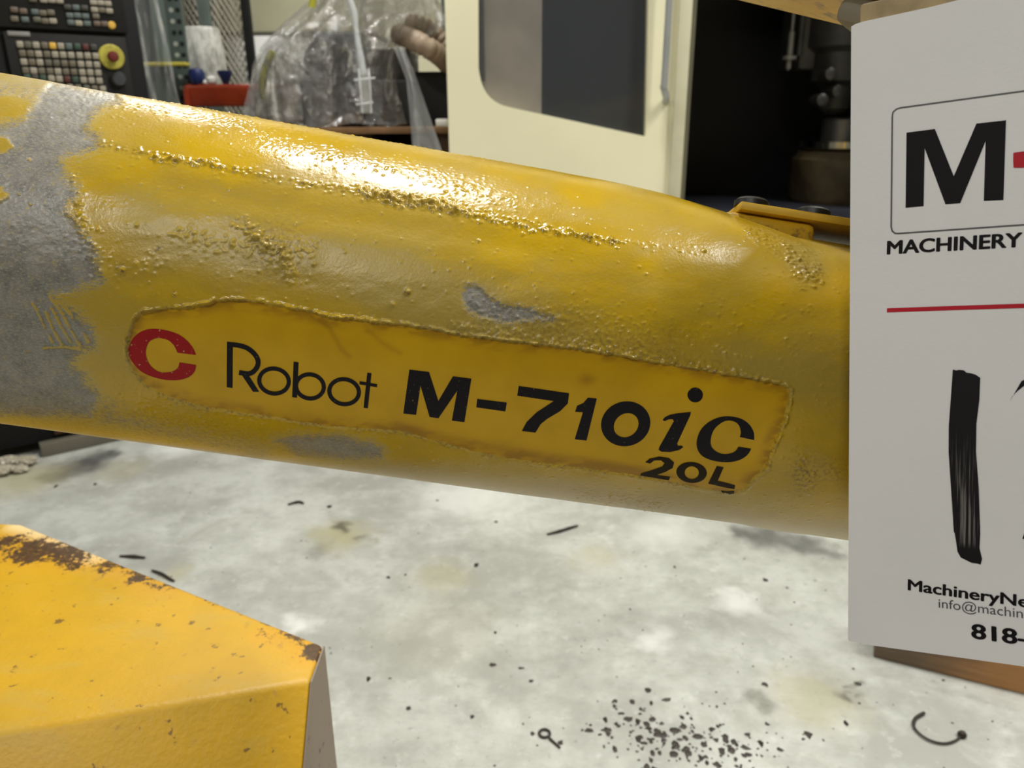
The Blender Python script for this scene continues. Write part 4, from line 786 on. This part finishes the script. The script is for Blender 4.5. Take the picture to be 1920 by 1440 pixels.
# plastic bag
PL = NT('bag_plastic'); v = PL.co(); w1 = PL.noise(PL.co('Object', (1, 1, .5), (.3, .5, 0)), 9., 6, .65, 1.2); w2 = PL.noise(v, 26., 5, .6, .8)
al = PL.math('ADD', .13, PL.math('MULTIPLY', PL.step(w1, .52, .68), .62)); al = PL.math('ADD', al, PL.math('MULTIPLY', PL.step(w2, .57, .66), .3))
hh = PL.math('ADD', w1, PL.math('MULTIPLY', w2, .35))
PL.set(Base_Color=(.90, .88, .82, 1), Roughness=.12, Alpha=al, Normal=PL.bump(hh, 1., .09)); 
gl = PL.new('ShaderNodeBsdfGlossy'); gl.inputs['Roughness'].default_value = .16; gl.inputs['Color'].default_value = (1, 1, 1, 1); bn_ = PL.bump(PL.math('ADD', w1, PL.math('MULTIPLY', w2, .6)), 1., .16); PL.put(gl.inputs['Normal'], bn_)
lw = PL.new('ShaderNodeFresnel'); lw.inputs['IOR'].default_value = 1.5; PL.put(lw.inputs['Normal'], bn_); ms = PL.new('ShaderNodeMixShader'); PL.put(ms.inputs[0], PL.math('ADD', PL.math('MULTIPLY', lw.outputs[0], .7), .02, clamp=True))
PL.put(ms.inputs[1], PL.b.outputs[0]); PL.put(ms.inputs[2], gl.outputs[0]); PL.put(PL.n['Material Output'].inputs[0], ms.outputs[0]); PL = PL.m
prof = [(-70, 640, 760), (-30, 610, 800), (10, 585, 824), (45, 548, 832), (66, 528, 800), (90, 508, 778), (130, 489, 770), (170, 480, 772), (205, 474, 776), (246, 466, 782)]
mb = MB(); vv_ = []; ff = []; NA = 120; NZ = 60; yb_ = YP-.02
for j in range(NZ):
    t = j/(NZ-1); yy = -70+t*(246+70); xl, xr = np.interp(yy, [p[0] for p in prof], [p[1] for p in prof]), np.interp(yy, [p[0] for p in prof], [p[2] for p in prof])
    a_, b_ = hy(xl, yy, yb_), hy(xr, yy, yb_); cx_, rx = (a_[0]+b_[0])/2, (b_[0]-a_[0])/2; z = max((a_[2]+b_[2])/2, zp+.006)
    for i in range(NA):
        q_ = 2*math.pi*i/NA; fold = 1+(.015+.055*t)*(math.sin(q_*7+1.3*math.sin(t*4)+.6)+.6*math.sin(q_*13+t*3)+.5*math.sin(q_*23-t*6))
        ry = .30*(.55+.45*min(1, t*2.2))
        vv_.append((cx_+rx*math.cos(q_)*fold, yb_+ry*math.sin(q_)*fold, z+.006*math.sin(q_*9+t*12)*t+(.03*max(0, math.sin(q_*5+1)) if j == NZ-1 else 0)))
for j in range(NZ-1):
    for i in range(NA): ff.append((j*NA+i, j*NA+(i+1) % NA, (j+1)*NA+(i+1) % NA, (j+1)*NA+i))
ff.append(tuple(range(NA)))
mb.add(vv_, ff)
# crumpled second layer inside, left
bag = mb.build('plastic_bag', PL, smooth=80); tag(bag, 'crinkled clear plastic bag draped over the dark machine on the pallet', 'bag')
mb = MB(); vv_ = []; ff = []; na, nz = 48, 26
for j in range(nz):
    t = j/(nz-1); yy = 112+t*132; a_, b_ = hy(np.interp(t, [0, .3, 1], [520, 500, 488]), yy, YP), hy(np.interp(t, [0, .3, 1], [575, 596, 572]), yy, YP)
    for i in range(na):
        q_ = 2*math.pi*i/na; k = 1+.10*math.sin(q_*5+t*7)+.07*math.sin(q_*11-t*11); vv_.append(((a_[0]+b_[0])/2+(b_[0]-a_[0])/2*math.cos(q_)*k, YP-.02+.2*math.sin(q_)*k, max((a_[2]+b_[2])/2+.01*math.sin(q_*4+t*9), zp+.008)))
for j in range(nz-1):
    for i in range(na): ff.append((j*na+i, j*na+(i+1) % na, (j+1)*na+(i+1) % na, (j+1)*na+i))
ff.append(tuple(range(na)))
INF = NT('bag_inner_film'); fi_ = INF.noise(INF.co('Object', (1, 1, .6)), 16., 5, .65, 1.)
INF.set(Base_Color=(.70, .68, .60, 1), Roughness=.2, Alpha=INF.math('ADD', .5, INF.math('MULTIPLY', INF.step(fi_, .4, .65), .4)), Normal=INF.bump(fi_, 1., .05))
mb.add(vv_, ff); mb.build('inner_film', INF.m, bag, smooth=80)
# loose flap on the right and twisted seam down the middle
fl_ = MB(); vv_ = []; ff = []
for j in range(24):
    t = j/23; xl, xr = np.interp(t, [0, .3, 1], [738, 762, 775]), np.interp(t, [0, .3, 1], [758, 782, 832]); y0_ = 88+t*205
    for i in range(9):
        k = i/8; p = hy(xl+(xr-xl)*k, y0_, YP-.36+.02*math.sin(k*9+t*3)); vv_.append(p)
for j in range(23):
    for i in range(8): ff.append((j*9+i, j*9+i+1, (j+1)*9+i+1, (j+1)*9+i))
SEAM = NT('bag_film_thick'); SEAM.set(Base_Color=(.66, .68, .69, 1), Roughness=.2, Alpha=.55, Normal=SEAM.bump(SEAM.noise(SEAM.co(), 20., 4), .5, .02)); SEAM = SEAM.m
fl_.add(vv_, ff); o = fl_.build('flap', SEAM, bag, smooth=80); o['label'] = 'loose milky flap hanging at the right side'
sm = MB(); pts = [hy(x, y, YP-.36) for x, y in [(650, -20), (664, 25), (668, 60), (676, 110), (682, 140)]]; sm.tube(pts, [.009, .011, .008, .012, .01], 8)
sm.build('twisted_seam', SEAM, bag, smooth=60)
sm = MB(); sm.prism([hy(x, y, YP-.37) for x, y in [(672, 130), (692, 130), (695, 212), (678, 212)]], (0, .004, 0)); SEAM2 = NT('seam_film'); SEAM2.set(Base_Color=(.7, .7, .66, 1), Roughness=.15, Alpha=.3); sm.build('seam_tail', SEAM2.m, bag)
for xa_, ya_, xb_, yb2 in [(672, 128, 679, 212), (691, 128, 696, 212), (664, 150, 704, 146), (668, 196, 700, 192)]: MB().tube([hy(xa_, ya_, YP-.375), hy((xa_+xb_)/2+1, (ya_+yb2)/2, YP-.378), hy(xb_, yb2, YP-.375)], .0035, 6).build('seam_ridge', SEAM, bag)
# yellow straps glimpsed at the bag
YS = plain('strap_lime', (186, 184, 60), .5, var=.2)
pts = catmull([hy(x, y, YP-.20) for x, y in [(512, 96), (500, 118), (494, 140), (492, 165), (498, 190)]], 4, False)
tag(MB().tube(pts, .011, 6).build('tie_strap', YS, smooth=60), 'lime yellow tie strap at the left side of the plastic bag', 'strap')
pts = catmull([hy(x, y, YP-.28) for x, y in [(592, -30), (588, -5), (584, 14)]], 4, False)
tag(MB().tube(pts, .011, 6).build('tie_strap', YS, smooth=60), 'lime yellow tie strap over the top of the plastic bag', 'strap')
# corrugated hose and black crate right of the bag
HS = plain('hose_beige', (166, 146, 126), .5, var=.15)
bc0, bc1 = hy(778, 136, YP-.05), hy(850, 218, YP-.05)
bcr = empty('black_crate', ((bc0[0]+bc1[0])/2, YP+.1, zp), 'black plastic crate on the pallet right of the wrapped machine', 'crate')
xw, zc0 = abs(bc1[0]-bc0[0])/2, zp
ztop = hy(800, 134, YP-.05)[2]; xcc = (bc0[0]+bc1[0])/2
MB().box((xcc, YP+.12, zp+.005), (xw, .16, .005)).build('bottom', BLACK, bcr)
for sx_, sy, hx, hy_ in ((0, -.155, xw, .005), (0, .155, xw, .005), (-xw+.005, 0, .005, .15), (xw-.005, 0, .005, .15)): MB().box((xcc+sx_, YP+.12+sy, (zp+ztop)/2), (hx, hy_, (ztop-zp)/2)).build('side', BLACK, bcr)
MB().box((xcc, YP+.12, ztop-.006), (xw+.004, .164, .006)).build('lid', BLACK, bcr, bevel=.004)
def hose(name, path, r, lb):
    pts = catmull(path, 26, False); L = np.concatenate([[0], np.cumsum(np.linalg.norm(np.diff(pts, axis=0), axis=1))]); q_ = np.arange(0, L[-1], .0022)
    pts = np.stack([np.interp(q_, L, pts[:, k]) for k in range(3)], 1); rr = [r*(1-.16*abs(math.cos(math.pi*x/.022))**3) for x in q_]
    tag(MB().tube(pts, rr, 18).build(name, HS, smooth=60), lb, 'hose')
yh = YP+.04
hose('corrugated_hose', [np.array(hy(x, y, YP+d)) for x, y, d in [(748, 64, -.02), (772, 74, -.16), (796, 86, -.22), (817, 99, -.18), (832, 112, -.10), (842, 124, .0)]], .034, 'beige ribbed hose coming out of the plastic bag above the black crate')
hose('corrugated_hose', [np.array(hy(x, y, yh+.11)) for x, y in [(760, 44), (790, 52), (810, 63), (825, 76), (838, 92)]], .040, 'upper beige ribbed hose in shade behind the other ribbed hose')
for x, y, lb in [(828, 219, 'small white block on the pallet edge beneath the black crate'), (823, 244, 'small white block lying lower beside the plastic flap')]:
    c = hy(x, y, YP-.33); c[2] = max(c[2], .0); h_ = .012
    tag(MB().box((c[0], YP-.31+.0, (zp+h_) if y < 230 else (zc_+h_)), (.02, .02, h_)).build('white_block', WHT, bevel=.004), lb, 'block', )

# ------------------------------------------------------------------ machining centre with sliding door
YD = 2.5
def d2(px, py): p = hy(px, py, YD); return p[0], p[2]
mc = empty('machining_center', (hy(1250, 300, YD)[0], YD+.6, 0), 'cream machining centre with a windowed sliding door and a dark open work area', 'machine tool')
xl_ = d2(838, 140)[0]; xd1 = d2(1283, 190)[0]; xr_ = xl_+1.75; ZB, ZT = .30, 2.15
top_y = -420
win = [d2(1222, -330), d2(1211, 256)]+[d2(*p) for p in catmull([(960, 202), (935, 194), (915, 178), (903, 156), (897, 128)], 5, False)]+[d2(896, -330)]
outer = [(xl_, ZB), (xd1, ZB), (xd1, ZT-.05), (xl_, ZT-.05)]
slab(outer, [win], lambda x, z: np.array([x, YD, z]), (0, .045, 0)).build('door', CREAM, mc)
door = [o for o in mc.children if o.name.startswith('door')][0]; door.name = 'door_panel'
# raised edge channel of the door, its seal and handle
xe0, xe1 = d2(1262, 190)[0], d2(1281, 190)[0]
MB().box(((xe0+xe1)/2+.004, YD-.006, (ZB+ZT-.05)/2), ((xe1-xe0)/2+.004, .008, (ZT-ZB-.05)/2)).build('edge_channel', plain('cream_worn', (205, 200, 172), .45, var=.14, vs_=9), door, bevel=.004)
MB().box((xe1+.013, YD+.022, (ZB+ZT-.05)/2), (.009, .025, (ZT-ZB-.05)/2)).build('door_seal', plain('seal_olive', (96, 92, 72), .6), door)
hx, hz1 = d2(1243, 150); hp_ = [(hx, YD, hz1+.9), (hx, YD-.035, hz1+.87), (hx, YD-.04, hz1+.8), (hx-.002, YD-.04, hz1+.05), (hx-.004, YD-.04, hz1-.015), (hx+.006, YD-.03, hz1-.045), (hx+.012, YD, hz1-.06)]
MB().tube(catmull(hp_, 5, False), .0105, 12).build('handle', plain('handle_aluminium', (176, 178, 178), .35, .5), door, smooth=50)
GL_ = NT('window_glass'); GL_.set(Base_Color=(.10, .11, .12, 1), Roughness=.06, Alpha=.24); GL_ = GL_.m
wl = np.array(win); slab([tuple(p) for p in wl+(np.sign(wl.mean(0)-wl))*-.006], [], lambda x, z: np.array([x, YD+.020, z]), (0, .006, 0)).build('window_pane', GL_, door)
tp = NT('tan_panel'); v = tp.co(); tp.set(Base_Color=tp.mix(tp.step(tp.noise(v, 4., 4), .3, .7), srgb(196, 184, 166), srgb(168, 156, 142)), Roughness=.5)
xi = d2(1015, 100)[0]; xi0 = d2(880, 100)[0]
MB().box(((xi+xi0)/2+.003, YD+.055, 1.25), ((xi-xi0)/2, .008, .85)).build('inner_panel', tp.m, mc).__setitem__('label', 'tan inner panel seen through the left of the door window')
gk = plain('gasket_grey', (70, 66, 60), .6)
MB().box((d2(903, 50)[0], YD+.036, 1.6), (.006, .008, .45)).build('gasket', gk, door)
# enclosure
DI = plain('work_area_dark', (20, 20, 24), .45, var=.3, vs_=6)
yb0, yb1 = YD+.07, YD+1.35
def mcb(x0_, x1_, y0_, y1_, z0_, z1_, nm, mat, bev=0, lb=None):
    o = MB().box(((x0_+x1_)/2, (y0_+y1_)/2, (z0_+z1_)/2), ((x1_-x0_)/2, (y1_-y0_)/2, (z1_-z0_)/2)).build(nm, mat, mc, bevel=bev)
    if lb: o['label'] = lb
    return o
mcb(xl_+.006, xl_+.03, yb0, yb1, 0, ZT, 'side_wall', CREAM); mcb(xr_-.03, xr_, YD, yb1, 0, ZT, 'side_wall', CREAM)
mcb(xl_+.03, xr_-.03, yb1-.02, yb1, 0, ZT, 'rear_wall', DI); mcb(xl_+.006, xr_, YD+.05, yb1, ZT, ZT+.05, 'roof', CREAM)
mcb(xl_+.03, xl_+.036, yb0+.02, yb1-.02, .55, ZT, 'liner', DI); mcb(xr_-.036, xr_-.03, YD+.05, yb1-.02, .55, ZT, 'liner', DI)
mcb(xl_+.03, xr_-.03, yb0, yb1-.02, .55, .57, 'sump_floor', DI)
mcb(xl_+.03, xr_-.03, yb0, yb0+.02, 0, .66, 'front_apron', CREAM); mcb(xd1+.03, xr_-.03, yb0, yb0+.03, 1.95, ZT, 'front_header', CREAM)
# inside: table, rotary table, spindle
yi = YD+.62
def ip(px, py): return hy(px, py, yi)
tb0, tb1 = ip(1200, 384), ip(1720, 384); mcb(tb0[0], tb1[0], yi-.2, yi+.35, .57, tb0[2], 'work_table', plain('table_steel', (58, 60, 70), .3, .3), .004)
RT = plain('coolant_stained', (96, 84, 60), .5, var=.55, vs_=9)
rc_ = ip(1580, 372); rr_ = rc_[0]-ip(1502, 330)[0]; zt1 = tb0[2]; z_ = lambda y: ip(1560, y)[2]-zt1
cc = (rc_[0], yi+.1, zt1)
MB().lathe(cc, (0, 0, 1), [(rr_*.92, 0), (rr_, .02), (rr_, z_(300)), (rr_*.9, z_(292)), (rr_*.85, z_(285))], 32).build('rotary_base', RT, mc, smooth=40)
MB().lathe(cc, (0, 0, 1), [(rr_*.7, z_(286)), (rr_*.85, z_(278)), (rr_*.85, z_(266)), (rr_*.6, z_(264))], 32).build('chrome_ring', plain('chrome', (215, 215, 212), .15, 1.), mc, smooth=30)
MB().lathe(cc, (0, 0, 1), [(rr_*.42, z_(266)), (rr_*.42, z_(225)), (rr_*.36, z_(221)), (rr_*.1, z_(221))], 24).build('chuck', plain('chuck_steel', (120, 120, 118), .3, .7), mc, smooth=30)
IN = plain('inside_grey', (74, 73, 68), .4, .2, var=.4, vs_=10)
sp = ip(1590, 150); MB().lathe((sp[0], yi+.1, sp[2]), (0, 0, 1), [(.03, -.12), (.055, -.10), (.06, -.02), (.10, 0), (.10, .10), (.13, .12), (.13, .6)], 28).build('spindle_head', IN, mc, smooth=40)
mcb(sp[0]-.16, sp[0]+.35, yi+.1, yi+.35, sp[2]+.04, 2.1, 'head_casting', IN, .02)
for dx_, dz in ((-.085, .02), (-.05, -.04), (-.105, -.07)): MB().lathe((sp[0]+dx_, yi-.02, sp[2]+dz), (0, -1, 0), [(.022, -.05), (.022, .03), (.012, .035)], 12).build('coolant_nozzle', IN, mc, smooth=40)
tp0 = ip(1487, 40); zz = lambda y: ip(1487, y)[2]-tp0[2]
MB().lathe((tp0[0], yi, tp0[2]), (0, 0, -1), [(.006, -.35), (.006, -zz(58)), (.011, -zz(60)), (.011, -zz(104)), (.026, -zz(105)), (.026, -zz(112)), (.010, -zz(113)), (.010, -zz(128)), (.004, -zz(132))], 16).build('tool_probe', plain('probe_steel', (150, 148, 140), .35, .4), mc, smooth=35)
t2 = ip(1506, 60); MB().lathe((t2[0], yi+.02, t2[2]), (0, 0, -1), [(.011, -.3), (.011, t2[2]-ip(1506, 104)[2])], 12).build('tool_sleeve', IN, mc, smooth=35)
for o in bpy.data.objects:
    if 'L' in o: del o['L']
